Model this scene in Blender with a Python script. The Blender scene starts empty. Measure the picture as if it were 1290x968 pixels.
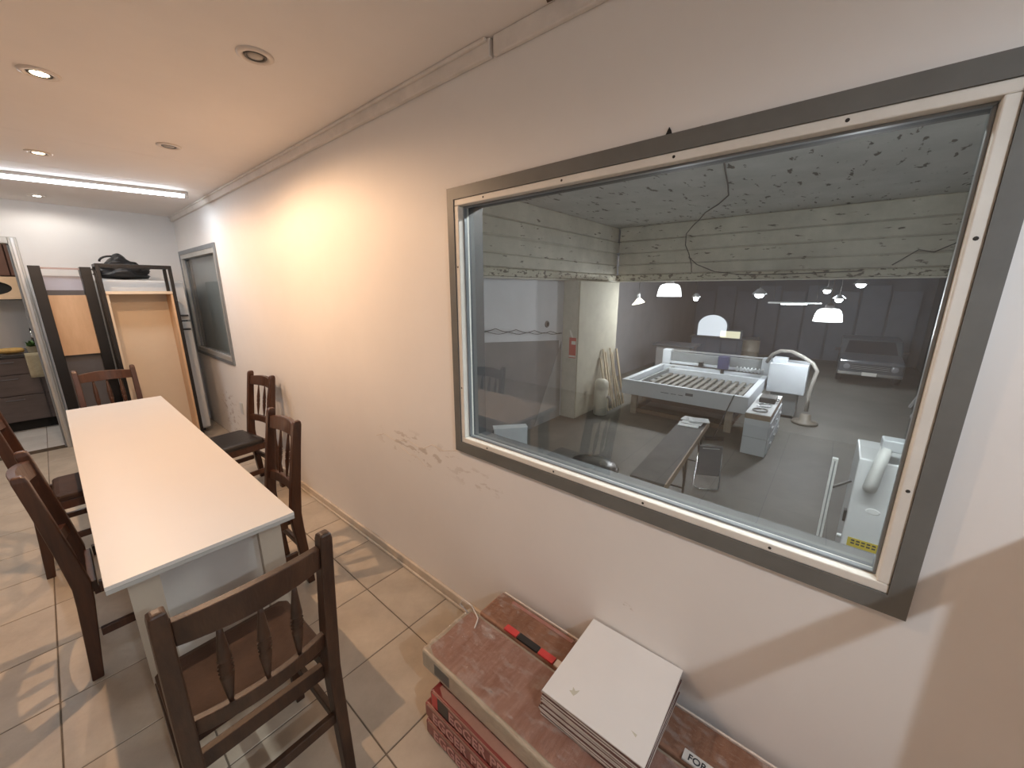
import bpy, bmesh, math, random
from mathutils import Vector, Matrix, noise
random.seed(7)
R = math.radians
SC = bpy.context.scene
COL = SC.collection

# ------------------------------------------------------------------ camera
cam_d = bpy.data.cameras.new('camera'); cam = bpy.data.objects.new('camera', cam_d); COL.objects.link(cam)
SC.camera = cam
cam_d.sensor_fit = 'HORIZONTAL'; cam_d.sensor_width = 36; cam_d.lens = 36 * 485 / 1290
cam_d.clip_start = 0.02; cam_d.clip_end = 100
PITCH, YAW = R(13.7), R(50.0)
cam.location = (-1.12, 0, 1.6)
cam.rotation_euler = (math.pi / 2 - PITCH, 0, -YAW)

# ------------------------------------------------------------------ world, light levels
W = bpy.data.worlds.new('world'); SC.world = W; W.use_nodes = True
W.node_tree.nodes['Background'].inputs[0].default_value = (0.5, 0.55, 0.6, 1)
W.node_tree.nodes['Background'].inputs[1].default_value = 0.02
SC.view_settings.view_transform = 'Standard'; SC.view_settings.look = 'None'
SC.view_settings.gamma = 1; SC.view_settings.use_curve_mapping = False
SC.view_settings.exposure = 0.88
WARM = (1.0, 0.63, 0.375); COOL = (0.80, 0.90, 1.0); WHITE = (1.0, 0.93, 0.85)
P_WARM, P_TUBE, P_PANEL, P_HALL, P_KITCH = 41, 6, 33, 85, 5

def add_light(name, typ, loc, power, col, parent=None, rot=(0, 0, 0), **kw):
    d = bpy.data.lights.new(name, typ); d.energy = power; d.color = col
    for k, v in kw.items(): setattr(d, k, v)
    o = bpy.data.objects.new(name, d); COL.objects.link(o); o.location = loc; o.rotation_euler = rot
    if parent: o.parent = parent
    return o

# ------------------------------------------------------------------ materials
MATS = {}
def mat(name, col, rough=0.5, metal=0.0, var=0.0, vscale=8.0, bump=0.0, bscale=60.0, emit=None, estr=0.0, coat=0.0,
        rand=0.0, stretch=None, spec=0.5, col2=None, bdist=.01):
    m = bpy.data.materials.new(name); m.use_nodes = True; nt = m.node_tree; b = nt.nodes['Principled BSDF']
    b.inputs['Base Color'].default_value = (*col, 1); b.inputs['Roughness'].default_value = rough
    b.inputs['Metallic'].default_value = metal; b.inputs['Coat Weight'].default_value = coat
    b.inputs['Specular IOR Level'].default_value = spec
    tc = nt.nodes.new('ShaderNodeTexCoord'); mp = nt.nodes.new('ShaderNodeMapping')
    nt.links.new(tc.outputs['Object'], mp.inputs[0])
    if stretch: mp.inputs['Scale'].default_value = stretch
    if var or col2:
        n = nt.nodes.new('ShaderNodeTexNoise'); n.inputs['Scale'].default_value = vscale; n.inputs['Detail'].default_value = 6
        n.inputs['Roughness'].default_value = 0.65
        nt.links.new(mp.outputs[0], n.inputs['Vector'])
        mx = nt.nodes.new('ShaderNodeMix'); mx.data_type = 'RGBA'
        rp = nt.nodes.new('ShaderNodeMapRange'); rp.inputs[1].default_value = .3; rp.inputs[2].default_value = .7
        nt.links.new(n.outputs['Fac'], rp.inputs[0]); nt.links.new(rp.outputs[0], mx.inputs[0])
        c2 = col2 or tuple(min(1, c * (1 + var)) for c in col); c1 = col if col2 else tuple(c * (1 - var) for c in col)
        mx.inputs[6].default_value = (*c1, 1); mx.inputs[7].default_value = (*c2, 1)
        last = mx.outputs[2]
        if rand:
            oi = nt.nodes.new('ShaderNodeObjectInfo'); hs = nt.nodes.new('ShaderNodeHueSaturation')
            r2 = nt.nodes.new('ShaderNodeMapRange'); r2.inputs[3].default_value = 1 - rand; r2.inputs[4].default_value = 1 + rand
            nt.links.new(oi.outputs['Random'], r2.inputs[0]); nt.links.new(r2.outputs[0], hs.inputs['Value'])
            nt.links.new(last, hs.inputs['Color']); last = hs.outputs[0]
        nt.links.new(last, b.inputs['Base Color'])
    if bump:
        n2 = nt.nodes.new('ShaderNodeTexNoise'); n2.inputs['Scale'].default_value = bscale; n2.inputs['Detail'].default_value = 5
        bp = nt.nodes.new('ShaderNodeBump'); bp.inputs['Strength'].default_value = bump; bp.inputs['Distance'].default_value = bdist
        nt.links.new(mp.outputs[0], n2.inputs['Vector']); nt.links.new(n2.outputs['Fac'], bp.inputs['Height'])
        nt.links.new(bp.outputs[0], b.inputs['Normal']); nt.links.new(bp.outputs[0], b.inputs['Coat Normal']); b.inputs['Coat Roughness'].default_value = .08
    if emit:
        b.inputs['Emission Color'].default_value = (*emit, 1); b.inputs['Emission Strength'].default_value = estr
    MATS[name] = m
    return m

def flake_mat(name, base, flake, thresh, scale, stretch, rough=0.8, var=.06, spots=None, bump=.3):
    """painted plaster; flakes where stretched noise passes thresh, optionally only in ellipses (object space: centre, radii)"""
    m = mat(name, base, rough, var=var, vscale=1.6); nt = m.node_tree; b = nt.nodes['Principled BSDF']
    tc = nt.nodes.new('ShaderNodeTexCoord'); mp = nt.nodes.new('ShaderNodeMapping'); mp.inputs['Scale'].default_value = stretch
    n = nt.nodes.new('ShaderNodeTexNoise'); n.inputs['Scale'].default_value = scale; n.inputs['Detail'].default_value = 7
    n.inputs['Roughness'].default_value = .6
    nt.links.new(tc.outputs['Object'], mp.inputs[0]); nt.links.new(mp.outputs[0], n.inputs['Vector'])
    gt = nt.nodes.new('ShaderNodeMapRange'); gt.inputs[1].default_value = thresh; gt.inputs[2].default_value = thresh + .03
    nt.links.new(n.outputs['Fac'], gt.inputs[0])
    fac = gt.outputs[0]
    if spots:
        acc = None
        for (c, r, w) in spots:
            v = nt.nodes.new('ShaderNodeVectorMath'); v.operation = 'SUBTRACT'; v.inputs[1].default_value = c
            nt.links.new(tc.outputs['Object'], v.inputs[0])
            d = nt.nodes.new('ShaderNodeVectorMath'); d.operation = 'DIVIDE'; d.inputs[1].default_value = r
            nt.links.new(v.outputs[0], d.inputs[0])
            l = nt.nodes.new('ShaderNodeVectorMath'); l.operation = 'LENGTH'; nt.links.new(d.outputs[0], l.inputs[0])
            k = nt.nodes.new('ShaderNodeMapRange'); k.inputs[1].default_value = .5; k.inputs[2].default_value = 1.0
            k.inputs[3].default_value = w; k.inputs[4].default_value = 0
            nt.links.new(l.outputs['Value'], k.inputs[0])
            if acc is None: acc = k.outputs[0]
            else:
                a = nt.nodes.new('ShaderNodeMath'); a.operation = 'MAXIMUM'; nt.links.new(acc, a.inputs[0]); nt.links.new(k.outputs[0], a.inputs[1]); acc = a.outputs[0]
        a = nt.nodes.new('ShaderNodeMath'); a.operation = 'MULTIPLY'; nt.links.new(acc, a.inputs[0]); nt.links.new(fac, a.inputs[1]); fac = a.outputs[0]
    mx = nt.nodes.new('ShaderNodeMix'); mx.data_type = 'RGBA'; nt.links.new(fac, mx.inputs[0])
    old = b.inputs['Base Color'].links[0].from_socket
    nt.links.new(old, mx.inputs[6]); mx.inputs[7].default_value = (*flake, 1)
    nt.links.new(mx.outputs[2], b.inputs['Base Color'])
    bp = nt.nodes.new('ShaderNodeBump'); bp.inputs['Strength'].default_value = bump; bp.inputs['Distance'].default_value = .01; bp.invert = True
    nt.links.new(fac, bp.inputs['Height']); nt.links.new(bp.outputs[0], b.inputs['Normal'])
    return m

flake_mat('wall_paint', (.84, .81, .78), (.50, .43, .37), .55, 9, (1, 1, 2.6), .65, .025,
          spots=[((0, 1.60, .79), (1, .40, .10), .6), ((0, 1.15, .76), (1, .22, .07), .35), ((0, 5.0, .30), (1, .35, .3), .6), ((0, .42, .52), (1, .03, .02), .6)], bump=.12)
mat('wall_white', (.80, .78, .76), .7, var=.03, vscale=1.5)
mat('ceiling_paint', (.84, .79, .75), .75, var=.035, vscale=1.2)
mat('cornice', (.76, .71, .66), .6, var=.08, vscale=9, bump=.2, bscale=40)
mat('baseboard', (.62, .53, .43), .4, var=.12, vscale=14)
mat('tile', (.41, .345, .27), .38, col2=(.55, .475, .38), vscale=5, bump=.12, bscale=25, rand=.06)
mat('tile_kitchen', (.56, .54, .51), .35, col2=(.66, .64, .61), vscale=4, rand=.05)
mat('grout', (.16, .13, .10), .9, var=.2, vscale=20)
mat('frame_grey', (.150, .150, .140), .45, var=.12, vscale=7)
mat('frame_cream', (.76, .73, .67), .45, var=.05, vscale=10)
mat('frame_stop', (.22, .24, .26), .35, metal=.3, var=.1)
mat('screw', (.05, .045, .04), .5, metal=.6)
mat('hole_dark', (.012, .011, .010), .9)
mat('flake_brown', (.10, .07, .05), .9, var=.4, vscale=40)
mat('melamine', (.66, .625, .585), .36, var=.012, vscale=3)
mat('melamine_edge', (.42, .41, .39), .45)
mat('melamine_leg', (.44, .38, .31), .42, var=.04, vscale=5)
mat('chair_wood', (.038, .013, .0055), .38, col2=(.088, .031, .013), vscale=7, stretch=(4, 4, .5), bump=.06, bscale=30, coat=.15, rand=.12)
mat('chair_wood_old', (.022, .0095, .005), .45, col2=(.060, .026, .0125), vscale=9, stretch=(4, 4, .7), bump=.12, bscale=30, rand=.05)
mat('leather', (.034, .016, .010), .6, spec=.25, col2=(.062, .031, .019), vscale=9, bump=.15, bscale=90)
mat('leather_black', (.018, .015, .014), .3, var=.3, bump=.12, bscale=80)
mat('pack_top', (.36, .19, .145), .45, col2=(.52, .33, .27), vscale=7, stretch=(1, 6, 1), bump=.15, bscale=20)
mat('pack_brown', (.28, .135, .08), .45, col2=(.42, .225, .145), vscale=6, stretch=(1, 5, 1), bump=.15, bscale=20)
mat('pack_side', (.42, .36, .27), .35, col2=(.56, .49, .39), vscale=16, bump=.35, bscale=40, coat=.4)
mat('pack_red', (.20, .022, .022), .35, var=.2, vscale=10, coat=.4)
mat('pack_card', (.32, .175, .14), .5, var=.15, vscale=10)
mat('pack_label', (.62, .06, .06), .35)
mat('pack_black', (.02, .02, .022), .35)
mat('print_pink', (.56, .29, .26), .45)
mat('print_dark', (.03, .03, .035), .5)
mat('film', (.70, .62, .55), .15, var=.1, bump=.5, bscale=30, coat=.6)
mat('white_tile', (.80, .81, .81), .28, var=.02, vscale=5)
mat('smudge_grey', (.58, .58, .50), .7)
mat('white_tile_edge', (.62, .57, .53), .6, var=.15, vscale=30)
mat('mdf_edge', (.11, .05, .04), .7, var=.2, vscale=20)
mat('steel_jamb', (.52, .51, .48), .38, metal=.35, var=.1, vscale=4)
mat('black_wood', (.006, .005, .005), .38, var=.3, vscale=10)
mat('ply', (.56, .35, .20), .5, col2=(.68, .45, .27), vscale=4, stretch=(3, 3, .6))
mat('beige_board', (.62, .51, .38), .5, var=.03, vscale=3)
mat('grey_panel', (.11, .105, .11), .5, var=.08)
mat('lilac_panel', (.50, .51, .60), .4, var=.03)
mat('pink_rail', (.42, .30, .27), .4)
mat('fridge_white', (.66, .68, .69), .3, var=.02)
mat('fridge_seam', (.05, .05, .055), .6)
mat('bag_black', (.012, .012, .013), .42, var=.3, bump=.5, bscale=14)
mat('cab_dark', (.075, .058, .055), .45, col2=(.11, .085, .08), vscale=6, stretch=(.6, 3, 3))
mat('cab_brown', (.12, .055, .035), .45, var=.15, vscale=6)
mat('counter_dark', (.03, .028, .028), .25, var=.3, vscale=40)
mat('hood_wood', (.66, .46, .29), .4, var=.08, vscale=5)
mat('chrome', (.75, .76, .78), .14, metal=1.0)
mat('alu', (.58, .60, .61), .32, metal=.7, var=.05)
mat('bread', (.52, .33, .10), .7, var=.2, vscale=25)
mat('leaf', (.08, .18, .04), .5, var=.3, vscale=20)
mat('cloth_beige', (.42, .36, .24), .9, var=.12, vscale=20)
mat('lamp_ring', (.70, .62, .55), .4)
mat('lamp_dark', (.05, .045, .04), .4)
mat('lamp_glow_warm', (.9, .8, .6), .4, emit=(1, .75, .48), estr=14)
mat('lamp_glow_white', (.9, .9, .9), .4, emit=(1, .93, .84), estr=12)
mat('lamp_off', (.40, .35, .30), .3)
mat('tube_glow', (.9, .9, .9), .4, emit=COOL, estr=13)
mat('panel_glow', (.9, .9, .9), .4, emit=(.95, .97, 1), estr=10)
# workshop
mat('ws_floor', (.075, .072, .062), .6, col2=(.145, .138, .12), vscale=.8, bump=.05, bscale=6)
mat('ws_white', (.60, .61, .64), .7, var=.06, vscale=1.2)
mat('ws_grey', (.20, .195, .20), .7, var=.12, vscale=1.5)
mat('ws_grey_light', (.30, .295, .29), .7, var=.10, vscale=1.5)
flake_mat('ws_ceiling', (.46, .475, .46), (.07, .065, .055), .605, 5.0, (.55, 1.6, 1), .85, .12)
flake_mat('ws_beam', (.46, .44, .375), (.10, .085, .065), .63, 5.0, (.7, .7, 2.4), .85, .20)
flake_mat('ws_beam_low', (.46, .44, .36), (.10, .085, .065), .55, 9.0, (.8, .8, 1.8), .85, .20)
mat('ws_column', (.40, .375, .30), .8, var=.12, vscale=2.5, bump=.2, bscale=10)
mat('ws_column_edge', (.50, .48, .42), .8, var=.1)
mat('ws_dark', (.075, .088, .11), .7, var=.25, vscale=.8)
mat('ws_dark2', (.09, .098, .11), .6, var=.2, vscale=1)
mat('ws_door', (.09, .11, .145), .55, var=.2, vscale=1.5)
mat('cnc_white', (.56, .60, .64), .4, var=.04, vscale=2)
mat('cnc_grey', (.19, .205, .21), .45, var=.15, vscale=3)
mat('cnc_slat', (.09, .085, .075), .6, col2=(.19, .18, .155), vscale=4)
mat('cnc_mark', (.10, .11, .13), .5)
mat('cnc_leg', (.34, .29, .23), .6, var=.2)
mat('cnc_motor', (.06, .065, .13), .4)
mat('rust_beam', (.13, .09, .06), .7, var=.3, vscale=4)
mat('hose', (.23, .22, .20), .55, var=.15, vscale=10)
mat('paper', (.82, .84, .86), .6)
mat('machine_white', (.74, .77, .80), .25, var=.02)
mat('rail_white', (.66, .68, .68), .4, var=.05)
mat('paper_ink', (.45, .47, .50), .7)
mat('bench_top', (.06, .06, .06), .7, var=.2, vscale=5)
mat('bench_edge', (.26, .19, .13), .55, var=.2, vscale=8)
mat('bench_metal', (.05, .05, .05), .4, metal=.5)
mat('wood_off', (.33, .26, .17), .7, col2=(.46, .38, .26), vscale=5, rand=.2)
mat('cream_plastic', (.52, .50, .42), .5, var=.08)
mat('ext_red', (.52, .07, .05), .5)
mat('ext_white', (.72, .70, .66), .5)
mat('sticker_yellow', (.66, .52, .05), .5)
mat('car_paint', (.06, .068, .08), .3, coat=.5)
mat('car_glass', (.02, .022, .026), .1)
mat('rubber', (.015, .015, .016), .7)
mat('headlight', (.22, .23, .25), .2)
mat('reveal_grey', (.055, .06, .066), .5)
mat('drum', (.17, .15, .12), .5, var=.2)
mat('board_grey', (.34, .345, .34), .6, var=.1, rand=.15)
mat('shade_glow', (.9, .9, .9), .4, emit=(.95, .97, 1.0), estr=2.2)
mat('bulb_glow', (.9, .9, .9), .4, emit=(.92, .96, 1.0), estr=14)
mat('ws_tube_glow', (.9, .9, .9), .4, emit=(.93, .97, .95), estr=170)
mat('cone_glow', (.9, .8, .5), .4, emit=(1, .93, .70), estr=2.6)
mat('win_glow', (.8, .85, .9), .4, emit=(.86, .92, 1.0), estr=.32)
mat('win_glow_yellow', (.8, .78, .6), .4, emit=(1, .93, .62), estr=.28)
mat('wire', (.03, .028, .025), .6)
mat('blind', (.30, .345, .355), .6, var=.10, vscale=1.5)

def glass_mat(name, ior, dust):
    m = bpy.data.materials.new(name); m.use_nodes = True; nt = m.node_tree; nt.nodes.clear()
    out = nt.nodes.new('ShaderNodeOutputMaterial')
    tr = nt.nodes.new('ShaderNodeBsdfTransparent'); tr.inputs[0].default_value = (.90, .93, .93, 1)
    tr2 = nt.nodes.new('ShaderNodeBsdfTransparent')
    gl = nt.nodes.new('ShaderNodeBsdfGlossy'); gl.inputs['Roughness'].default_value = .01
    df = nt.nodes.new('ShaderNodeBsdfDiffuse'); df.inputs[0].default_value = (.6, .6, .6, 1)
    fr = nt.nodes.new('ShaderNodeFresnel'); fr.inputs[0].default_value = ior
    n = nt.nodes.new('ShaderNodeTexNoise'); n.inputs['Scale'].default_value = 2.2; n.inputs['Detail'].default_value = 5
    tc = nt.nodes.new('ShaderNodeTexCoord'); nt.links.new(tc.outputs['Object'], n.inputs['Vector'])
    mr = nt.nodes.new('ShaderNodeMapRange'); mr.inputs[1].default_value = .3; mr.inputs[2].default_value = .75
    mr.inputs[3].default_value = dust * .4; mr.inputs[4].default_value = dust * 1.6
    nt.links.new(n.outputs['Fac'], mr.inputs[0])
    m0 = nt.nodes.new('ShaderNodeMixShader'); m1 = nt.nodes.new('ShaderNodeMixShader'); m2 = nt.nodes.new('ShaderNodeMixShader')
    nt.links.new(mr.outputs[0], m0.inputs[0]); nt.links.new(tr.outputs[0], m0.inputs[1]); nt.links.new(df.outputs[0], m0.inputs[2])
    nt.links.new(fr.outputs[0], m1.inputs[0]); nt.links.new(m0.outputs[0], m1.inputs[1]); nt.links.new(gl.outputs[0], m1.inputs[2])
    ge = nt.nodes.new('ShaderNodeNewGeometry')
    nt.links.new(ge.outputs['Backfacing'], m2.inputs[0]); nt.links.new(m1.outputs[0], m2.inputs[1]); nt.links.new(tr2.outputs[0], m2.inputs[2])
    nt.links.new(m2.outputs[0], out.inputs[0]); MATS[name] = m
glass_mat('glass', 2.1, .03)
def film_mat():
    m = bpy.data.materials.new('wrap_film'); m.use_nodes = True; nt = m.node_tree; nt.nodes.clear()
    out = nt.nodes.new('ShaderNodeOutputMaterial'); tr = nt.nodes.new('ShaderNodeBsdfTransparent'); tr.inputs[0].default_value = (.97, .96, .95, 1)
    gl = nt.nodes.new('ShaderNodeBsdfGlossy'); gl.inputs['Roughness'].default_value = .05
    df = nt.nodes.new('ShaderNodeBsdfDiffuse'); df.inputs[0].default_value = (.75, .72, .70, 1)
    lw = nt.nodes.new('ShaderNodeLayerWeight'); lw.inputs[0].default_value = .35
    tc = nt.nodes.new('ShaderNodeTexCoord'); mp = nt.nodes.new('ShaderNodeMapping'); mp.inputs['Scale'].default_value = (2.2, 1, 1); mp.inputs['Rotation'].default_value = (0, 0, .5)
    n = nt.nodes.new('ShaderNodeTexNoise'); n.inputs['Scale'].default_value = 38; n.inputs['Detail'].default_value = 4
    n2 = nt.nodes.new('ShaderNodeTexNoise'); n2.inputs['Scale'].default_value = 16; n2.inputs['Detail'].default_value = 6
    bp = nt.nodes.new('ShaderNodeBump'); bp.inputs['Strength'].default_value = 1; bp.inputs['Distance'].default_value = .015
    nt.links.new(tc.outputs['Object'], mp.inputs[0]); nt.links.new(mp.outputs[0], n.inputs['Vector']); nt.links.new(mp.outputs[0], n2.inputs['Vector'])
    nt.links.new(n.outputs['Fac'], bp.inputs['Height'])
    for q in (gl, lw): nt.links.new(bp.outputs[0], q.inputs['Normal'])
    mr = nt.nodes.new('ShaderNodeMapRange'); mr.inputs[1].default_value = .5; mr.inputs[2].default_value = .72; mr.inputs[3].default_value = 0; mr.inputs[4].default_value = .32
    nt.links.new(n2.outputs['Fac'], mr.inputs[0])
    a = nt.nodes.new('ShaderNodeMixShader'); b = nt.nodes.new('ShaderNodeMixShader')
    nt.links.new(mr.outputs[0], a.inputs[0]); nt.links.new(tr.outputs[0], a.inputs[1]); nt.links.new(df.outputs[0], a.inputs[2])
    mm = nt.nodes.new('ShaderNodeMath'); mm.operation = 'MULTIPLY'; mm.inputs[1].default_value = .5; nt.links.new(lw.outputs['Fresnel'], mm.inputs[0])
    nt.links.new(mm.outputs[0], b.inputs[0]); nt.links.new(a.outputs[0], b.inputs[1]); nt.links.new(gl.outputs[0], b.inputs[2])
    nt.links.new(b.outputs[0], out.inputs[0]); MATS['wrap_film'] = m
film_mat()

# ------------------------------------------------------------------ mesh helpers
class B:
    def __init__(s): s.bm = bmesh.new()
    def add(s, vs, fs):
        v = [s.bm.verts.new(p) for p in vs]
        for f in fs:
            try: s.bm.faces.new([v[i] for i in f])
            except ValueError: pass
        return s
    def box(s, a, b, M=None):
        x0, y0, z0 = a; x1, y1, z1 = b
        vs = [Vector(p) for p in ((x0,y0,z0),(x1,y0,z0),(x1,y1,z0),(x0,y1,z0),(x0,y0,z1),(x1,y0,z1),(x1,y1,z1),(x0,y1,z1))]
        if M: vs = [M @ v for v in vs]
        return s.add(vs, [(0,3,2,1),(4,5,6,7),(0,1,5,4),(1,2,6,5),(2,3,7,6),(3,0,4,7)])
    def bar(s, p, q, w, h, up=(0, 0, 1)):
        p, q = Vector(p), Vector(q); d = (q - p).normalized(); u = Vector(up)
        sd = d.cross(u)
        if sd.length < 1e-4: sd = d.cross(Vector((1, 0, 0)))
        sd.normalize(); u = sd.cross(d)
        vs = []
        for c in (p, q):
            for a, b in ((-1,-1),(1,-1),(1,1),(-1,1)): vs.append(c + sd * a * w / 2 + u * b * h / 2)
        return s.add(vs, [(0,1,2,3),(7,6,5,4),(0,4,5,1),(1,5,6,2),(2,6,7,3),(3,7,4,0)])
    def loft(s, rings, closed_ends=True):
        n = len(rings[0]); vs = [p for r in rings for p in r]; fs = []
        for i in range(len(rings) - 1):
            for j in range(n):
                a = i * n + j; b = i * n + (j + 1) % n
                fs.append((a, b, b + n, a + n))
        if closed_ends:
            fs.append(tuple(reversed(range(n)))); fs.append(tuple(range((len(rings) - 1) * n, len(rings) * n)))
        return s.add(vs, fs)
    def tube(s, pts, r, n=8, cap=True):
        pts = [Vector(p) for p in pts]; rings = []; prev = None
        for i, p in enumerate(pts):
            d = (pts[min(i + 1, len(pts) - 1)] - pts[max(i - 1, 0)]).normalized()
            if prev is None:
                a = d.cross(Vector((0, 0, 1)))
                if a.length < 1e-3: a = d.cross(Vector((1, 0, 0)))
            else: a = prev - d * prev.dot(d)
            a.normalize(); prev = a; b = d.cross(a)
            rr = r[i] if isinstance(r, (list, tuple)) else r
            rings.append([p + (a * math.cos(t) + b * math.sin(t)) * rr for t in [2 * math.pi * k / n for k in range(n)]])
        return s.loft(rings, cap)
    def lathe(s, prof, c=(0, 0, 0), n=20, sx=1, sy=1, cap=True):
        c = Vector(c)
        return s.loft([[c + Vector((r * sx * math.cos(2*math.pi*k/n), r * sy * math.sin(2*math.pi*k/n), z)) for k in range(n)] for r, z in prof], cap)
    def prism(s, poly, axis, a, b):
        def P(u, v, w):
            return ((w, u, v), (u, w, v), (u, v, w))[axis]
        n = len(poly); vs = [P(u, v, a) for u, v in poly] + [P(u, v, b) for u, v in poly]
        fs = [tuple(range(n)), tuple(reversed(range(n, 2 * n)))] + [(i, i + n, (i + 1) % n + n, (i + 1) % n) for i in range(n)]
        return s.add(vs, fs)
    def build(s, name, m, parent=None, bevel=0, smooth=False, loc=None, rot=None, seg=2):
        bmesh.ops.recalc_face_normals(s.bm, faces=s.bm.faces)
        me = bpy.data.meshes.new(name); s.bm.to_mesh(me); s.bm.free()
        if smooth:
            for p in me.polygons: p.use_smooth = True
        me.materials.append(MATS[m] if isinstance(m, str) else m)
        o = bpy.data.objects.new(name, me); COL.objects.link(o)
        if parent: o.parent = parent
        if loc: o.location = loc
        if rot: o.rotation_euler = rot
        if bevel:
            md = o.modifiers.new('bevel', 'BEVEL'); md.width = bevel; md.segments = seg; md.limit_method = 'ANGLE'; md.angle_limit = R(40)
        return o
def bx(name, m, a, b, parent=None, bevel=0, **k): return B().box(a, b).build(name, m, parent, bevel, **k)
def tag(o, label, cat, group=None):
    o['label'] = label; o['category'] = cat
    if group: o['group'] = group
    return o
def thing(name, label, cat, loc=(0, 0, 0), rz=0, group=None):
    o = bpy.data.objects.new(name, None); COL.objects.link(o); o.location = loc; o.rotation_euler = (0, 0, rz); o.empty_display_size = .1
    return tag(o, label, cat, group)
def struct(o, label=None):
    o['kind'] = 'structure'
    if label: o['label'] = label
    return o
def copy_tree(o, parent=None):
    c = o.copy(); COL.objects.link(c)
    if parent: c.parent = parent
    for ch in list(o.children): copy_tree(ch, c)
    return c
def text(s, size, m, parent, M, name='lettering', ext=.0006, shear=0):
    cu = bpy.data.curves.new(name, 'FONT'); cu.body = s; cu.size = size; cu.extrude = ext; cu.shear = shear; cu.offset = size * .012
    t = bpy.data.objects.new('tmp', cu); COL.objects.link(t)
    dg = bpy.context.evaluated_depsgraph_get(); me = bpy.data.meshes.new_from_object(t.evaluated_get(dg))
    bpy.data.objects.remove(t); me.materials.clear(); me.materials.append(MATS[m]); me.transform(M)
    o = bpy.data.objects.new(name, me); COL.objects.link(o); o.parent = parent
    return o

# ================================================================== OFFICE SHELL
XL, YN, YF, H = -4.1, -1.75, 6.0, 2.41
def tiles(parent, x0, x1, y0, y1, px, py, ox, oy, m, cut=None):
    cache = {}
    i0 = math.floor((x0 - ox) / px); i1 = math.ceil((x1 - ox) / px); j0 = math.floor((y0 - oy) / py); j1 = math.ceil((y1 - oy) / py)
    for i in range(i0, i1):
        for j in range(j0, j1):
            a, b = max(x0, ox + i * px), min(x1, ox + (i + 1) * px); c, d = max(y0, oy + j * py), min(y1, oy + (j + 1) * py)
            if b - a < .02 or d - c < .02: continue
            w, h = round(b - a - .005, 4), round(d - c - .005, 4); k = (w, h)
            if k not in cache:
                o = bx('floor_tile', m, (-w/2, -h/2, -.008), (w/2, h/2, 0), parent, bevel=.0015, seg=1); cache[k] = o
            else:
                o = cache[k].copy(); COL.objects.link(o)
            o.location = ((a + b) / 2, (c + d) / 2, random.uniform(-.0004, .0004))
fl = struct(bx('floor', 'grout', (XL, YN, -.20), (0, YF, -.002)))
tiles(fl, XL, 0, YN, YF, .3687, .384, -.26, .995, 'tile')
# ceiling boards
ce = struct(bx('ceiling', 'ceiling_paint', (XL, YN, H + .012), (0, YF, H + .10)))
for a, b in ((YN, 3.42), (3.42, 4.25), (4.25, YF)):
    bx('ceiling_board', 'ceiling_paint', (XL, a + .0015, H), (0, b - .0015, H + .012), ce, bevel=.002)
# window wall with two openings
T = .13
W1 = (-.18, 1.23, .93, 1.945); W2 = (4.56, 5.93, .90, 1.99)
def wall_y(name, m, ops, y0, y1, z0, z1, xa, xb):
    b = B(); cur = y0
    for (a, c, e, g) in ops:
        b.box((xa, cur, z0), (xb, a, z1)); b.box((xa, a, z0), (xb, c, e)); b.box((xa, a, g), (xb, c, z1)); cur = c
    b.box((xa, cur, z0), (xb, y1, z1)); return b.build(name, m)
struct(wall_y('wall_right', 'wall_paint', [W1, W2], YN, YF + .12, -.2, H + .1, 0, T))
wrt = bpy.data.objects['wall_right']
B().tube([(-.0002, 1.98, .77), (-.0002, 1.9, .80), (-.0002, 1.78, .785), (-.0002, 1.66, .82), (-.0002, 1.55, .80), (-.0002, 1.46, .85), (-.0002, 1.38, .84), (-.0002, 1.28, .868)], .0014, 5).build('paint_crack', 'baseboard', wrt)
B().tube([(-.0002, 1.75, .775), (-.0002, 1.66, .74), (-.0002, 1.60, .75), (-.0002, 1.52, .71)], .0012, 5).build('paint_crack', 'baseboard', wrt)
struct(bx('wall_left', 'wall_white', (XL - .1, YN, -.2), (XL, YF + .12, H + .1)))
struct(bx('wall_near', 'wall_white', (XL, YN - .1, -.2), (T, YN, H + .1)))
DX0, DX1, DZ = -2.15, -1.225, 2.03
wf = B(); wf.box((XL, YF, -.2), (DX0, YF + .12, H + .1)); wf.box((DX0, YF, DZ), (DX1, YF + .12, H + .1)); wf.box((DX1, YF, -.2), (0, YF + .12, H + .1))
struct(wf.build('wall_far', 'wall_white'))
# cornice strip on the window wall (two lengths with a step), small broken end
tr = struct(bx('trim_1', 'cornice', (-.022, 1.02, H - .055), (-.001, YF - .001, H - .001), bevel=.004))
bx('cornice_length', 'cornice', (-.020, YN, H - .058), (-.001, 1.005, H - .001), tr, bevel=.004)
bx('cornice_lip', 'cornice', (-.034, 1.03, H - .014), (-.022, YF - .001, H - .001), tr, bevel=.003)
for i in range(9):
    a = random.uniform(0, 6.28); q = random.uniform(.008, .026); xx = -.052 + random.uniform(-.02, .02); yy = .73 + random.uniform(-.06, .06)
    B().prism([(xx + q * .6 * math.cos(a + k * 1.57) * random.uniform(.6, 1), yy + q * math.sin(a + k * 1.57)) for k in range(4)], 2, H - .004, H - .0005).build('chipped_plaster', 'flake_brown', tr)
# baseboard of the window wall
bbd = struct(bx('baseboard_right', 'baseboard', (-.018, YN, 0), (-.001, 4.9, .058), bevel=.004))
bx('quarter_round', 'baseboard', (-.030, YN, 0), (-.018, 4.9, .018), bbd, bevel=.006)
struct(bx('baseboard_far', 'baseboard', (-1.14, YF - .014, 0), (-.035, YF - .001, .06), bevel=.003))

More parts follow.
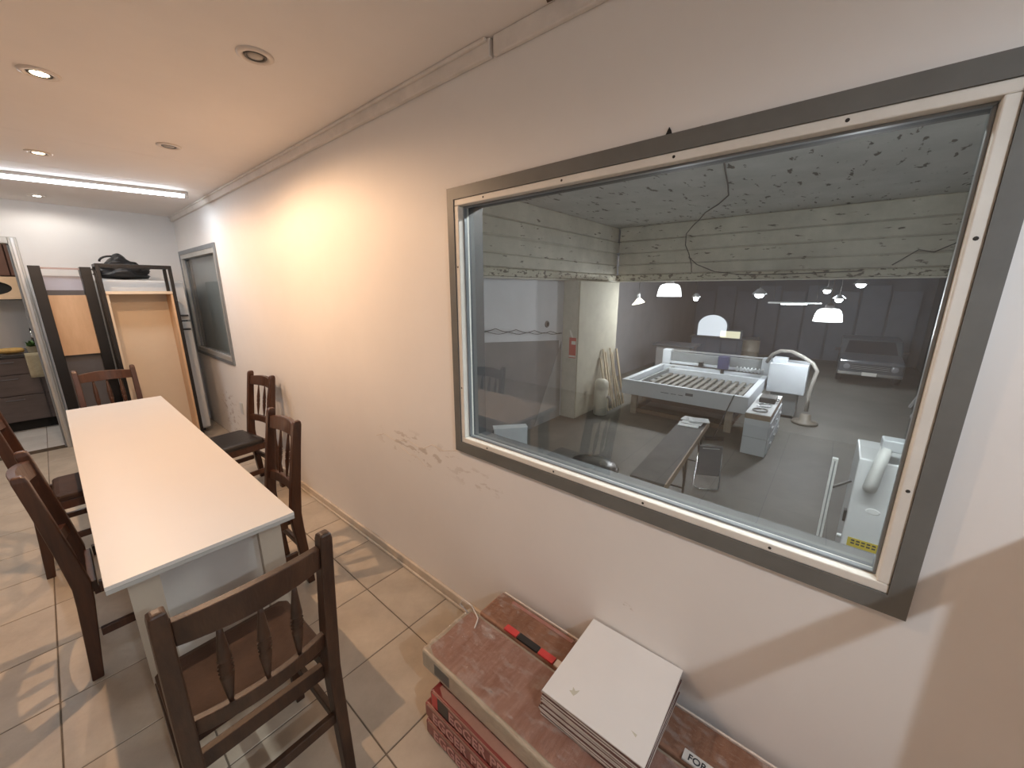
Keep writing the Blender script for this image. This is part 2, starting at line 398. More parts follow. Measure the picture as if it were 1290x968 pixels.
def window(name, op, bandw, outer, band_m, frame_m, label, proud=.014, screws=True, fw=.023):
    y0, y1, z0, z1 = op; oy0, oy1, oz0, oz1 = outer
    w = struct(bx(name, band_m, (-proud, oy0, oz1 - (oz1 - z1)), (0.0, oy1, oz1)), label)     # head casing
    bx('casing', band_m, (-proud, oy0, oz0), (0, oy1, z0), w)
    bx('casing', band_m, (-proud, oy0, z0), (0, y0, z1), w)
    bx('casing', band_m, (-proud, y1, z0), (0, oy1, z1), w)
    f0, f1 = -.010, .048
    F = [bx('frame_bar', frame_m, (f0, y0, z1 - fw), (f1, y1, z1), w, bevel=.003), bx('frame_bar', frame_m, (f0, y0, z0), (f1, y1, z0 + fw), w, bevel=.003),
         bx('frame_bar', frame_m, (f0, y0, z0 + fw), (f1, y0 + fw, z1 - fw), w, bevel=.003), bx('frame_bar', frame_m, (f0, y1 - fw, z0 + fw), (f1, y1, z1 - fw), w, bevel=.003)]
    a0, a1, c0, c1 = y0 + fw, y1 - fw, z0 + fw, z1 - fw; g = .006
    for p, q in (((a0, c1 - g), (a1, c1)), ((a0, c0), (a1, c0 + g)), ((a0, c0 + g), (a0 + g, c1 - g)), ((a1 - g, c0 + g), (a1, c1 - g))):
        bx('glazing_bead', 'frame_stop', (.016, p[0], p[1]), (.033, q[0], q[1]), w, bevel=.002)
    for p, q in (((y0, z1 - .008), (y1, z1)), ((y0, z0), (y0 + .008, z1 - .008)), ((y1 - .008, z0), (y1, z1 - .008)), ((y0 + .008, z0), (y1 - .008, z0 + .008))):
        bx('reveal_lining', 'reveal_grey', (f1 + .001, p[0], p[1]), (T + .012, q[0], q[1]), w)
    if screws:
        n = 4
        for k in range(n):
            yy = y0 + fw + (y1 - y0 - 2 * fw) * (k + .6) / n
            for zz in (z0 + fw * .5, z1 - fw * .5):
                B().lathe([(.004, 0), (.003, .001)], n=8).build('screw', 'screw', w, loc=(f0 - .0002, yy, zz), rot=(0, -math.pi / 2, 0))
        for k in range(2):
            for yy in (y0 + fw * .5, y1 - fw * .5):
                B().lathe([(.004, 0), (.003, .001)], n=8).build('screw', 'screw', w, loc=(f0 - .0002, yy, z0 + (z1 - z0) * (.25 + .5 * k)), rot=(0, -math.pi / 2, 0))
    bx('pane', 'glass', (.034, a0, c0), (.040, a1, c1), w)
    return w
w1 = window('window_1', W1, .04, (-.217, 1.267, .882, 1.988), 'frame_grey', 'frame_cream', 'large interior window with grey casing and cream frame looking into the workshop')
# ragged nick above the casing and hairline chips of paint along it
nick = B().prism([(.40, 1.986), (.418, 1.989), (.409, 2.008), (.404, 2.000)], 0, -.004, -.0005).build('paint_chip', 'hole_dark', w1)
for k in range(16):
    yy = random.uniform(-.1, 1.1); s = random.uniform(.01, .05)
    B().prism([(yy, 1.9875), (yy + s, 1.9875), (yy + s * .7, 1.990 + random.uniform(0, .003)), (yy + s * .3, 1.9895)], 0, -.0025, -.0003).build('paint_chip', 'flake_brown', w1)
w2 = window('window_2', W2, .03, (4.525, 5.965, .868, 2.03), 'frame_stop', 'steel_jamb', 'narrow-looking far interior window with grey metal frame beside the corner', screws=False, fw=.045)
bx('blind', 'blind', (.085, W2[0] + .002, W2[2] + .002), (.095, W2[1] - .002, W2[3] - .002), w2)
# wall socket far down the window wall
so = tag(bx('wall_socket', 'fridge_white', (-.010, 4.52, .36), (-.001, 4.60, .48), bevel=.003), 'white wall socket below the far window', 'socket')

# doorway frame
dr = struct(bx('door_1', 'steel_jamb', (DX1 - .005, YF - .025, 0), (DX1 + .05, YF + .125, DZ + .05), bevel=.004), 'silver metal door frame leading to the kitchen')
bx('jamb_stop', 'frame_stop', (DX1 - .02, YF + .04, 0), (DX1 - .005, YF + .07, DZ), dr, bevel=.002)
bx('jamb_groove', 'alu', (DX1 + .012, YF - .032, 0), (DX1 + .034, YF - .025, DZ + .045), dr, bevel=.003)
bx('jamb', 'steel_jamb', (DX0 - .05, YF - .025, 0), (DX0 + .005, YF + .125, DZ + .05), dr, bevel=.004)
bx('head_jamb', 'steel_jamb', (DX0 + .005, YF - .02, DZ - .01), (DX1 - .005, YF + .12, DZ + .05), dr, bevel=.004)

# ================================================================== KITCHEN BEYOND THE DOOR
KY0, KY1 = YF + .12, 7.75
kf = struct(bx('floor_kitchen', 'grout', (XL, KY0, -.2), (-.3, KY1, -.002)))
tiles(kf, XL, -.3, KY0, KY1, .3687, .384, -.26, .995, 'tile_kitchen')
struct(bx('wall_kitchen_back', 'wall_white', (XL, KY1, -.2), (-.3, KY1 + .1, 2.5)))
struct(bx('wall_kitchen_right', 'wall_white', (-.3, KY0, -.2), (-.2, KY1, 2.5)))
struct(bx('wall_kitchen_left', 'wall_white', (XL - .1, KY0, -.2), (XL, KY1, 2.5)))
struct(bx('ceiling_kitchen', 'ceiling_paint', (XL, KY0, 2.42), (-.3, KY1, 2.5)))
KX0, KX1, KF = -2.2, -.85, 7.05
kc = thing('kitchen_cabinet', 'dark wood-grain kitchen base cabinet with drawers seen through the doorway', 'cabinet', (-1.5, KF, 0))
bx('carcass', 'cab_dark', (KX0 + 1.5, .02, .12), (KX1 + 1.5, .60, .86), kc)
bx('plinth', 'hole_dark', (KX0 + 1.52, .08, 0), (KX1 + 1.48, .58, .12), kc)
for i in range(3):
    xa = KX0 + 1.5 + .01 + i * .45
    for (z0, z1, nm) in ((.13, .42, 'door'), (.43, .66, 'drawer'), (.67, .85, 'drawer')):
        d = bx(nm, 'cab_dark', (xa, 0, z0), (xa + .435, .02, z1), kc, bevel=.003)
        B().tube([(xa + .15, -.003, z1 - .04), (xa + .15, -.02, z1 - .04), (xa + .28, -.02, z1 - .04), (xa + .28, -.003, z1 - .04)], .005).build('handle', 'grey_panel', d)
for xa in (KX0 + .06, KX1 - .08):
    B().lathe([(.022, 0), (.022, .01), (.014, .02), (.014, .12)], (xa + 1.5, .05, 0), 12).build('foot', 'fridge_white', kc)
wt = thing('worktop', 'dark stone kitchen worktop on the base cabinet', 'worktop', (-1.5, KF, .86))
bx('slab', 'counter_dark', (KX0 + 1.5, -.02, 0), (KX1 + 1.5, .69, .035), wt, bevel=.004)
fa = thing('kitchen_tap', 'small curved chrome tap behind the kitchen worktop', 'tap', (-1.28, 7.5, .8955))
B().lathe([(.025, 0), (.025, .012), (.014, .02)], n=14).build('base', 'chrome', fa, smooth=True)
B().tube([(0, 0, .01)] + [(0, -.09 + .09 * math.cos(t), .17 + .09 * math.sin(t)) for t in [k * math.pi / 8 for k in range(9)]] + [(0, -.18, .13)], .010).build('spout', 'chrome', fa, smooth=True)
br = thing('bread_loaf', 'golden oblong loaf on the kitchen worktop', 'bread', (-1.46, 7.2, .8955))
B().loft([[Vector((x, .045 * w * math.cos(t), .032 + .032 * w * math.sin(t))) for t in [2 * math.pi * k / 12 for k in range(12)]] for x, w in ((-.10, .4), (-.085, .85), (-.04, 1), (.04, 1), (.085, .85), (.10, .4))]).build('crust', 'bread', br, smooth=True)
dc = thing('dark_canister', 'low dark pot at the back of the kitchen worktop', 'pot', (-1.66, 7.3, .8955))
B().lathe([(.06, 0), (.075, .02), (.075, .09), (.07, .095)], n=20).build('pot_body', 'lamp_dark', dc, smooth=True)
B().lathe([(.074, .096), (.06, .108), (.015, .115), (.012, .13), (.018, .14), (.0, .142)], n=20).build('lid', 'grey_panel', dc, smooth=True)
pl = thing('potted_herb', 'small leafy green herb on the kitchen worktop', 'plant', (-1.30, 7.16, .8955))
B().lathe([(.035, 0), (.045, .07), (.04, .07), (.038, .06)], n=14).build('pot', 'cloth_beige', pl)
for k in range(16):
    a = k * 2.4; l = random.uniform(.05, .10); el = random.uniform(.3, 1.2)
    d = Vector((math.cos(a) * math.cos(el), math.sin(a) * math.cos(el), math.sin(el))); s = Vector((-math.sin(a), math.cos(a), 0)) * .018
    p = Vector((0, 0, .065)); 
    B().add([p, p + d * l * .5 + s, p + d * l, p + d * l * .5 - s, p + d * l * .5 + Vector((0, 0, .004))], [(0, 1, 4), (1, 2, 4), (2, 3, 4), (3, 0, 4)]).build('leaf', 'leaf', pl)
tw = thing('hanging_cloth', 'beige cloth hanging over the front edge of the worktop', 'cloth', (-1.29, KF - .03, .62))
rings = []
for j in range(8):
    z = j * .04 if j < 7 else .285
    rings.append([Vector((-.075 + .15 * k / 9, -.008 * math.sin(k * 1.7) * (1 - j / 9) - (.012), z)) for k in range(10)] + [Vector((.075 - .15 * k / 9, .006 - .008 * math.sin((9 - k) * 1.7) * (1 - j / 9) - .012, z)) for k in range(10)])
B().loft(rings).build('cloth_fold', 'cloth_beige', tw, smooth=True)
uc = thing('wall_cabinet', 'brown kitchen wall cabinet above the wooden hood panel', 'cabinet', (-1.5, 7.35, 1.76))
bx('carcass', 'cab_brown', (KX0 + 1.5, .02, 0), (KX1 + 1.5, .39, .64), uc)
for i in range(3): bx('door', 'cab_brown', (KX0 + 1.505 + i * .45, 0, .005), (KX0 + 1.505 + i * .45 + .44, .02, .635), uc, bevel=.003)
hd = thing('oval_panel_shelf', 'pale wood box with an oval dark opening under the wall cabinet', 'shelf', (-1.5, 7.33, 1.50))
pb = B(); n = 28; cx_, cz_, rx_, rz_ = -.02, .125, .20, .085
ov = [(cx_ + rx_ * math.cos(2*math.pi*k/n), cz_ + rz_ * math.sin(2*math.pi*k/n)) for k in range(n)]
rc = []
for k in range(n):
    c, s = math.cos(2*math.pi*k/n), math.sin(2*math.pi*k/n); t = min(.68 / max(abs(c), 1e-6), .125 / max(abs(s), 1e-6))
    rc.append((-.02 + c * t, .125 + s * t))
vs = [(x, 0, z) for x, z in rc] + [(x, 0, z) for x, z in ov] + [(x, .02, z) for x, z in ov] + [(x, .02, z) for x, z in rc]
pb.add(vs, [q for k in range(n) for q in ((k, (k+1) % n, n + (k+1) % n, n + k), (n + k, n + (k+1) % n, 2*n + (k+1) % n, 2*n + k), (2*n + k, 2*n + (k+1) % n, 3*n + (k+1) % n, 3*n + k), (3*n + k, 3*n + (k+1) % n, (k+1) % n, k))])
pb.build('front_panel', 'hood_wood', hd)
bx('box_shell', 'hole_dark', (-.68, .022, .002), (.64, .40, .248), hd)
bx('bottom_board', 'lamp_dark', (-.70, 0, -.012), (.66, .40, -.001), hd)
kl = thing('kitchen_ceiling_lamp', 'round white ceiling lamp inside the kitchen', 'lamp', (-1.7, 6.75, 2.42))
B().lathe([(.12, 0), (.12, -.02), (.10, -.03)], n=24).build('rim', 'fridge_white', kl)
B().lathe([(.098, -.031), (.06, -.04), (.0, -.042)], n=24).build('diffuser', 'panel_glow', kl)
add_light('kitchen_light', 'AREA', (0, 0, -.05), P_KITCH, WHITE, kl, shape='DISK', size=.2)

# ================================================================== LIGHTS OF THE OFFICE
def downlight(x, y, state, label):
    t = thing('ceiling_downlight', label, 'downlight', (x, y, H), 0, 'recessed ceiling downlights')
    B().loft([[Vector((r * math.cos(2*math.pi*k/28), r * math.sin(2*math.pi*k/28), z)) for k in range(28)] for r, z in ((.058, 0), (.058, -.004), (.050, -.008), (.040, -.007), (.036, -.001))], False).build('trim_ring', 'lamp_ring', t, smooth=True)
    B().loft([[Vector((r * math.cos(2*math.pi*k/24), r * math.sin(2*math.pi*k/24), z)) for k in range(24)] for r, z in ((.036, -.001), (.034, -.006), (.028, -.006), (.026, -.001))], False).build('gimbal_ring', 'lamp_dark', t, smooth=True)
    m = {'warm': 'lamp_glow_warm', 'white': 'lamp_glow_white', 'off': 'lamp_off'}[state]
    B().lathe([(.026, -.001), (.024, -.005), (.012, -.007), (.0, -.0075)], n=20).build('bulb', m, t, smooth=True)
    if state != 'off':
        add_light('downlight_beam', 'SPOT', (0, 0, -.02), (P_WARM if y < 3 else P_WARM * .5) if state == 'warm' else P_WARM * .10, WARM if state == 'warm' else WHITE, t, spot_size=R(173), spot_blend=.35, shadow_soft_size=.012)
    return t
downlight(-.97, 2.49, 'warm', 'lit warm downlight nearest the camera, over the table')
downlight(-.975, 3.86, 'warm', 'lit warm downlight just in front of the fluorescent tube')
downlight(-.985, 5.57, 'white', 'lit whitish downlight behind the tube, close to the far wall')
downlight(-.478, 1.728, 'off', 'unlit downlight with dark inner ring, nearest the window wall')
downlight(-.49, 3.113, 'off', 'unlit pale downlight beyond the dark-ringed one')
tb = thing('ceiling_tube_lamp', 'long glowing white tube lamp across the ceiling', 'lamp', (-.16, 4.40, H))
TD = Vector((-1.75, .40, 0)).normalized(); TL = 1.95
B().bar((0, 0, -.012), tuple(TD * TL + Vector((0, 0, -.012))), .045, .024).build('housing', 'fridge_white', tb, bevel=.004)
B().tube([tuple(TD * .03 + Vector((0, 0, -.036))), tuple(TD * (TL - .03) + Vector((0, 0, -.036)))], .013, 12).build('tube', 'tube_glow', tb, smooth=True)
for q in (.015, TL - .015): B().bar(tuple(TD * (q - .014) + Vector((0, 0, -.036))), tuple(TD * (q + .014) + Vector((0, 0, -.036))), .03, .03).build('end_cap', 'fridge_white', tb, bevel=.003)
add_light('tube_light', 'AREA', tuple(TD * TL / 2 + Vector((0, 0, -.055))), P_TUBE, COOL, tb, rot=(0, 0, math.atan2(TD.y, TD.x)), shape='RECTANGLE', size=TL - .1, size_y=.03)
pn = thing('ceiling_globe_lamp', 'round cool white globe lamp on the ceiling behind the camera', 'lamp', (-1.05, -1.15, H))
B().lathe([(.05, 0), (.05, -.02), (.04, -.03)], n=24).build('base', 'fridge_white', pn)
mat('globe_glow', (.9, .9, .9), .4, emit=COOL, estr=12)
B().lathe([(.012, -.03), (.028, -.036), (.040, -.05), (.045, -.07), (.040, -.09), (.028, -.105), (.0, -.115)], n=24).build('globe', 'globe_glow', pn, smooth=True)
add_light('globe_light', 'SPOT', (0, 0, -.13), P_PANEL, COOL, pn, shadow_soft_size=.01, spot_size=R(178), spot_blend=.45)

# ================================================================== TABLE
tbx0, tbx1, tby0, tby1 = -1.158, -.634, 1.531, 4.207
tcx, tcy = (tbx0 + tbx1) / 2, (tby0 + tby1) / 2; hw, hl = (tbx1 - tbx0) / 2, (tby1 - tby0) / 2
tt = thing('dining_table', 'long narrow white-topped table in the middle of the room', 'table', (tcx, tcy, 0))
bx('table_top', 'melamine', (-hw, -hl, .7365), (hw, hl, .75), tt, bevel=.0012)
bx('edge_band', 'melamine_edge', (-hw + .0005, -hl + .0005, .722), (hw - .0005, hl - .0005, .7362), tt)
for sx in (-1, 1):
    for sy in (-1, 1):
        b = B()
        xa = sx * (hw - .045); ya = sy * (hl - .03)
        b.box((min(xa, xa - sx * .075), min(ya, ya - sy * .03), 0), (max(xa, xa - sx * .075), max(ya, ya - sy * .03), .7215))
        b.box((min(xa, xa - sx * .02), min(ya - sy * .03, ya - sy * .09), 0), (max(xa, xa - sx * .02), max(ya - sy * .03, ya - sy * .09), .7215))
        b.build('leg', 'melamine_leg', tt)
    x = sx * (hw - .075); bx('side_apron', 'melamine_leg', (x - .008, -hl + .125, .63), (x + .008, hl - .125, .7215), tt)
for sy in (-1, 1):
    y = sy * (hl - .20); bx('end_panel', 'melamine', (-hw + .066, y - .008, .20), (hw - .066, y + .008, .7215), tt)

# ================================================================== CHAIRS
def rect(c, sx, sy, top=False):
    return [Vector((c[0] + a * sx / 2, c[1] + b * sy / 2, c[2])) for a, b in ((-1,-1),(1,-1),(1,1),(-1,1))]
def make_chair(wood, seat_m):
    t = bpy.data.objects.new('dining_chair', None); COL.objects.link(t)
    W = .39; px = W / 2 - .019
    # back posts run y: foot 0 -> .05 at seat -> -.055 at top
    def by(z): return .032 * z / .42 if z < .42 else .032 - .07 * ((z - .42) / .52) ** 1.15
    for s in (-1, 1):
        rg = []
        for z, w, d in ((0, .034, .036), (.15, .036, .042), (.36, .038, .052), (.44, .038, .054), (.60, .038, .048), (.80, .036, .042), (.925, .034, .040), (.940, .030, .034), (.946, .020, .022)):
            rg.append(rect((s * px, by(z) , z), w, d))
        B().loft(rg).build('back_post', wood, t, bevel=.004)
        rg = []
        for z, w in ((0, .030), (.20, .036), (.42, .040)):
            rg.append(rect((s * (px - .002), .385, z), w, w))
        B().loft(rg).build('front_leg', wood, t, bevel=.003)
        B().bar((s * px, .045, .20), (s * (px - .002), .368, .20), .020, .036).build('side_stretcher', wood, t, bevel=.003)
        B().bar((s * px, .075, .405), (s * (px - .002), .366, .405), .022, .05).build('side_rail', wood, t, bevel=.002)
    def rail(name, z0, z1, th, bow, arch=0):
        rg = []
        for k in range(11):
            u = -1 + .2 * k; x = u * (px - .017); zc = (z0 + z1) / 2
            y = by(zc) - bow * (1 - u * u); a = arch * (1 - u * u)
            dy = by(z1) - by(z0)
            rg.append([Vector((x, y - th/2 - dy/2, z0)), Vector((x, y + th/2 - dy/2, z0)), Vector((x, y + th/2 + dy/2, z1 + a)), Vector((x, y - th/2 + dy/2, z1 + a))])
        return B().loft(rg).build(name, wood, t, bevel=.003)
    rail('top_rail', .835, .905, .024, .030, .012)
    rail('lower_rail', .535, .585, .022, .026)
    B().bar((-px + .017, by(.27), .24), (px - .017, by(.27), .24), .020, .036).build('rear_stretcher', wood, t, bevel=.003)
    B().bar((-px + .017, .385, .26), (px - .017, .385, .26), .018, .034).build('front_stretcher', wood, t, bevel=.003)
    B().bar((-px + .018, .385, .405), (px - .018, .385, .405), .022, .05).build('front_rail', wood, t, bevel=.002)
    B().bar((-px + .018, .06, .405), (px - .018, .06, .405), .022, .05).build('back_rail', wood, t, bevel=.002)
    prof = [(.005, .0), (.008, .10), (.0145, .34), (.0155, .38), (.010, .41), (.0165, .43), (.012, .455), (.017, .48), (.012, .505), (.0165, .53), (.010, .55), (.0155, .58), (.0145, .62), (.008, .88), (.005, 1.0)]
    for k in (-1, 0, 1):
        x = k * .083; u = x / (px - .017); bw = 1 - u * u
        a = Vector((x, by(.583) - .026 * bw, .583)); b = Vector((x, by(.838) - .030 * bw, .838))
        rg = []
        for r, q in prof:
            p = a.lerp(b, q)
            rg.append([p + Vector((r * 1.05 * math.cos(2*math.pi*j/10), r * .75 * math.sin(2*math.pi*j/10), 0)) for j in range(10)])
        B().loft(rg).build('spindle', wood, t, smooth=True)
    # upholstered seat, softly domed
    rg = []
    for z, o in ((.4305, .006), (.434, 0), (.452, 0), (.464, .008), (.470, .03)):
        w, y0, y1 = W / 2 - .004 - o, .088 + o, .412 - o; c = .02
        rg.append([Vector(p) for p in ((-w + c, y0, z), (w - c, y0, z), (w, y0 + c, z), (w, y1 - c, z), (w - c, y1, z), (-w + c, y1, z), (-w, y1 - c, z), (-w, y0 + c, z))])
    B().loft(rg).build('seat', seat_m, t, smooth=False, bevel=.003)
    return t
ch0 = make_chair('chair_wood', 'leather'); ch1 = make_chair('chair_wood_old', 'leather'); ch2 = make_chair('chair_wood', 'leather_black')
G = 'wooden dining chairs around the table'
def place(c, x, y, rz, label):
    c.location = (x, y, 0); c.rotation_euler = (0, 0, R(rz)); tag(c, label, 'chair', G)
place(ch1, -.912, 1.045, 1, 'worn dark wooden spindle-back chair at the near end of the table')
place(ch0, -1.258, 2.36, -90, 'wooden spindle-back chair on the left side, nearer the camera')
place(copy_tree(ch0), -1.375, 3.41, -90, 'wooden spindle-back chair on the left side, farther from the camera')
place(copy_tree(ch0), -.430, 2.24, 90, 'wooden chair pushed against the right side of the table')
place(ch2, -.125, 3.53, 97, 'chair with a black seat pulled back against the wall')
place(copy_tree(ch0), -.885, 4.80, 180, 'wooden chair at the far end of the table in front of the shelving')

# ================================================================== FAR CORNER: FRIDGE, RACKS, BAG
fg = thing('refrigerator', 'white top-freezer refrigerator half hidden behind the framed unit', 'refrigerator', (-.435, 5.42, 0))
bx('body', 'fridge_white', (-.315, .065, .03), (.315, .54, 1.70), fg, bevel=.008)
for z0, z1, nm in ((.06, 1.27, 'lower_door'), (1.285, 1.695, 'freezer_door')):
    d = bx(nm, 'fridge_white', (-.315, 0, z0), (.315, .06, z1), fg, bevel=.01)
    hz = z1 - .08 if nm == 'lower_door' else z0 + .05
    B().bar((.20, -.018, hz), (.30, -.018, hz), .02, .018).build('handle', 'fridge_seam', d, bevel=.003)
bx('gasket', 'fridge_seam', (-.30, .058, .05), (.30, .067, 1.69), fg)
for sx in (-.26, .26): B().lathe([(.02, 0), (.02, .03)], (sx, .12, 0), 10).build('foot', 'fridge_seam', fg)
# black bag
bg = thing('black_bag', 'crumpled black bag lying on top of the refrigerator', 'bag', (-.545, 5.66, 1.703))
bm = bmesh.new(); bmesh.ops.create_icosphere(bm, subdivisions=4, radius=1)
for v in bm.verts:
    p = v.co.copy(); n = noise.noise(p * 2.2) * .22 + noise.noise(p * 5) * .10
    if p.z < .15: k_ = 1 / max(.2, math.hypot(p.x, p.y)); p.x *= k_; p.y *= k_
    h = .125 + .085 * math.exp(-((p.x + .05) / .42) ** 2)
    v.co = Vector((p.x * .20 * (1 + n), p.y * .16 * (1 + n), max(.004, (p.z * .5 + .5) ** .55 + .01) * h * 1.15 * (1 + n * .6)))
b = B(); b.bm.free(); b.bm = bm; b.build('bag_body', 'bag_black', bg, smooth=True)
B().tube([(-.06 + .09 * math.cos(t) , -.03, .17 + .055 * math.sin(t)) for t in [k * math.pi / 10 for k in range(11)]], .009).build('handle', 'bag_black', bg, smooth=True)
B().tube([(-.17, -.12, .05), (-.195, -.16, .02), (-.20, -.15, .012), (-.19, -.13, .04)], .010).build('strap', 'bag_black', bg, smooth=True)
# black-posted unit with wood panel
u1 = thing('black_post_rack', 'tall rack with two wide black posts and a plywood panel', 'rack', (-.965, 5.50, 0))
for s in (-1, 1): bx('post', 'black_wood', (s * .1535 - .036 + (s * .0), -.05, 0), (s * .1535 + .036, .20, 1.81), u1, bevel=.003)
for (z0, z1, m, nm, y) in ((1.785, 1.80, 'pink_rail', 'top_rail', 0), (1.60, 1.73, 'lilac_panel', 'upper_panel', .12), (1.545, 1.60, 'grey_panel', 'grey_rail', .10), (1.0, 1.555, 'ply', 'plywood_panel', .02), (.48, .995, 'grey_panel', 'lower_panel', .06), (.12, .475, 'ply', 'bottom_panel', .03)):  # includes a thin grey rail behind the top of the plywood
    bx(nm, m, (-.1170, y, z0), (.1170, y + .016, z1), u1)
for z in (.10, .9): bx('cross_rail', 'black_wood', (-.1170, .08, z), (.1170, .16, z + .02), u1)
# black framed unit with beige lining
u2 = thing('framed_wardrobe_unit', 'open black framed unit lined with beige boards in front of the refrigerator', 'shelving unit', (-.515, 5.20, 0))
hx, y0, y1, zt = .245, -.13, .13, 1.83
for sx in (-1, 1):
    for yy in (y0, y1): bx('upright', 'black_wood', (sx * hx - .013, yy - .013, 0), (sx * hx + .013, yy + .013, zt), u2, bevel=.002)
for z in (.05, zt - .013):
    for yy in (y0, y1): bx('rail', 'black_wood', (-hx + .013, yy - .013, z - .013), (hx - .013, yy + .013, z + .013), u2, bevel=.002)
    for sx in (-1, 1): bx('rail', 'black_wood', (sx * hx - .013, y0 + .013, z - .013), (sx * hx + .013, y1 - .013, z + .013), u2, bevel=.002)
bx('shelf_board', 'beige_board', (-hx + .014, y0 - .008, 1.565), (hx - .014, y1 - .015, 1.59), u2)
bx('back_board', 'beige_board', (-hx + .03, y1 - .028, .08), (hx - .03, y1 - .015, 1.565), u2)
for sx in (-1, 1): bx('side_board', 'ply' if sx > 0 else 'beige_board', (min(sx * (hx - .014), sx * (hx - .03)), y0 + .0, .08), (max(sx * (hx - .014), sx * (hx - .03)), y1 - .028, 1.565), u2)
bx('bottom_board', 'beige_board', (-hx + .03, y0, .08), (hx - .03, y1 - .028, .10), u2)

# ================================================================== FLOORING PACKS AND TILES
def pack(x0, x1, y0, y1, z0, z1, top, side, label, film=False):
    cx0, cy0 = (x0 + x1) / 2, (y0 + y1) / 2; a, c, h = (x1 - x0) / 2, (y1 - y0) / 2, z1 - z0
    t = thing('flooring_pack', label, 'package', (cx0, cy0, z0), 0, 'packs of laminate flooring by the window wall')
    # rounded wrapped slab, top sheet and side band
    bx('side_band', side, (-a, -c, .002), (a, c, h - .004), t, bevel=.010, seg=3)
    b = B(); n = 24; m = 10; vs = []; fs = []
    for j in range(n + 1):
        for i in range(m + 1):
            x = -a + .004 + (2 * a - .008) * i / m; y = -c + .004 + (2 * c - .008) * j / n
            e = min(i, m - i, j, n - j); z = h + (-.006 if e == 0 else .0012 * noise.noise(Vector((x * 14, y * 14, z0 * 50))))
            vs.append((x, y, z))
    for j in range(n):
        for i in range(m): q = j * (m + 1) + i; fs.append((q, q + 1, q + m + 2, q + m + 1))
    k = len(vs); vs += [(-a + .004, -c + .004, h - .012), (a - .004, -c + .004, h - .012), (a - .004, c - .004, h - .012), (-a + .004, c - .004, h - .012)]
    fs.append((k, k + 3, k + 2, k + 1))
    b.add(vs, fs).build('printed_top', top, t, smooth=True)
    if film:
        b = B(); n, m = 130, 28; vs = []; fs = []
        for j in range(n + 1):
            for i in range(m + 1):
                x = -a + .006 + (2 * a - .012) * i / m; y = -c + .006 + (2 * c - .012) * j / n
                vs.append((x, y, h + .0022 + .0014 * noise.noise(Vector((x * 45 + y * 22, y * 30, z0 * 50))) + .0007 * noise.noise(Vector((x * 120, y * 90, 3)))))
        for j in range(n):
            for i in range(m): q = j * (m + 1) + i; fs.append((q, q + 1, q + m + 2, q + m + 1))
        b.add(vs, fs).build('film_wrap', 'wrap_film', t, smooth=True)
    return t
PT = 'egger pro'
MX = Matrix(((0, 0, -1, 0), (-1, 0, 0, 0), (0, 1, 0, 0), (0, 0, 0, 1)))  # text facing -x, reading toward -y
ly = [(0.0, .068, -.492, .945), (.069, .137, -.487, .952), (.138, .206, -.480, .925)]
nms = ['lowest red lettered flooring pack of the front stack', 'middle red lettered flooring pack of the front stack', 'upper red lettered flooring pack directly under the film-wrapped one']
for i, (z0, z1, x0, y1) in enumerate(ly):
    p = pack(x0, x0 + .262, y1 - 1.29, y1, z0, z1, 'pack_card', 'pack_red', nms[i])
    for k in range(2):
        text('EGGER PRO', .058, 'print_pink', p, Matrix.Translation((-.1315, (1.29 / 2 - .10 if i == 2 else 1.29 / 2 - .045) - k * .52, .012)) @ MX)
    bx('card_strip', 'pack_card', (-.1318, -.63, .058), (-.129, .63, .066), p)
    if i == 2:
        bx('black_label', 'pack_black', (-.1322, .545, .006), (-.129, .60, .064), p); bx('red_label', 'pack_label', (-.1322, .602, .006), (-.129, .632, .064), p)
tp = pack(-.445, -.192, -.28, 1.012, .213, .300, 'pack_top', 'pack_side', 'film-wrapped brown flooring pack on top of the front stack', True)
B().tube([(.10, .63, .082), (.085, .66, .12), (.10, .655, .135), (.115, .62, .11), (.10, .57, .092), (.06, .55, .090)], .0035, 6).build('film_tail', 'film', tp, smooth=True)
bx('paper_label', 'frame_grey', (-.1275, .49, .02), (-.1265, .57, .065), tp)
bk = []
for i, (z0, z1) in enumerate(((0, .098), (.099, .197), (.198, .296))):
    p = pack(-.186 + .002 * i, -.034, -.31, .975 - .004 * i, z0, z1, 'pack_brown', 'pack_side' if i < 2 else 'pack_brown',
             ['lowest flooring pack of the back stack against the wall', 'middle flooring pack of the back stack against the wall', 'top brown flooring pack beside the wall under the white boards'][i], i == 2)
    bk.append(p)
p = bk[2]; aw = (.186 - .004 - .034) / 2; ch_ = (.975 - .008 + .31) / 2
for (ya, yb, m, nm) in ((.44, .50, 'pack_label', 'red_label'), (.34, .435, 'pack_black', 'black_label'), (.27, .335, 'pack_label', 'red_label'), (.17, .265, 'film', 'film_patch')):
    bx(nm, m, (-aw - .0005, ya, .0955), (-aw + .026, yb, .1022), p)
bx('white_label', 'ext_white', (-aw + .0, -.36, .0965), (-aw + .032, -.175, .1022), p)
text('FOR', .026, 'print_dark', p, Matrix.Translation((-aw + .006, -.188, .1025)) @ Matrix.Rotation(-math.pi / 2, 4, 'Z'))
bx('edge_strip', 'film', (aw - .006, -.62, .090), (aw + .002, .62, .101), p, bevel=.003)
bx('red_stripe', 'print_pink', (aw - .03, .26, .0975), (aw - .016, .56, .0995), p)
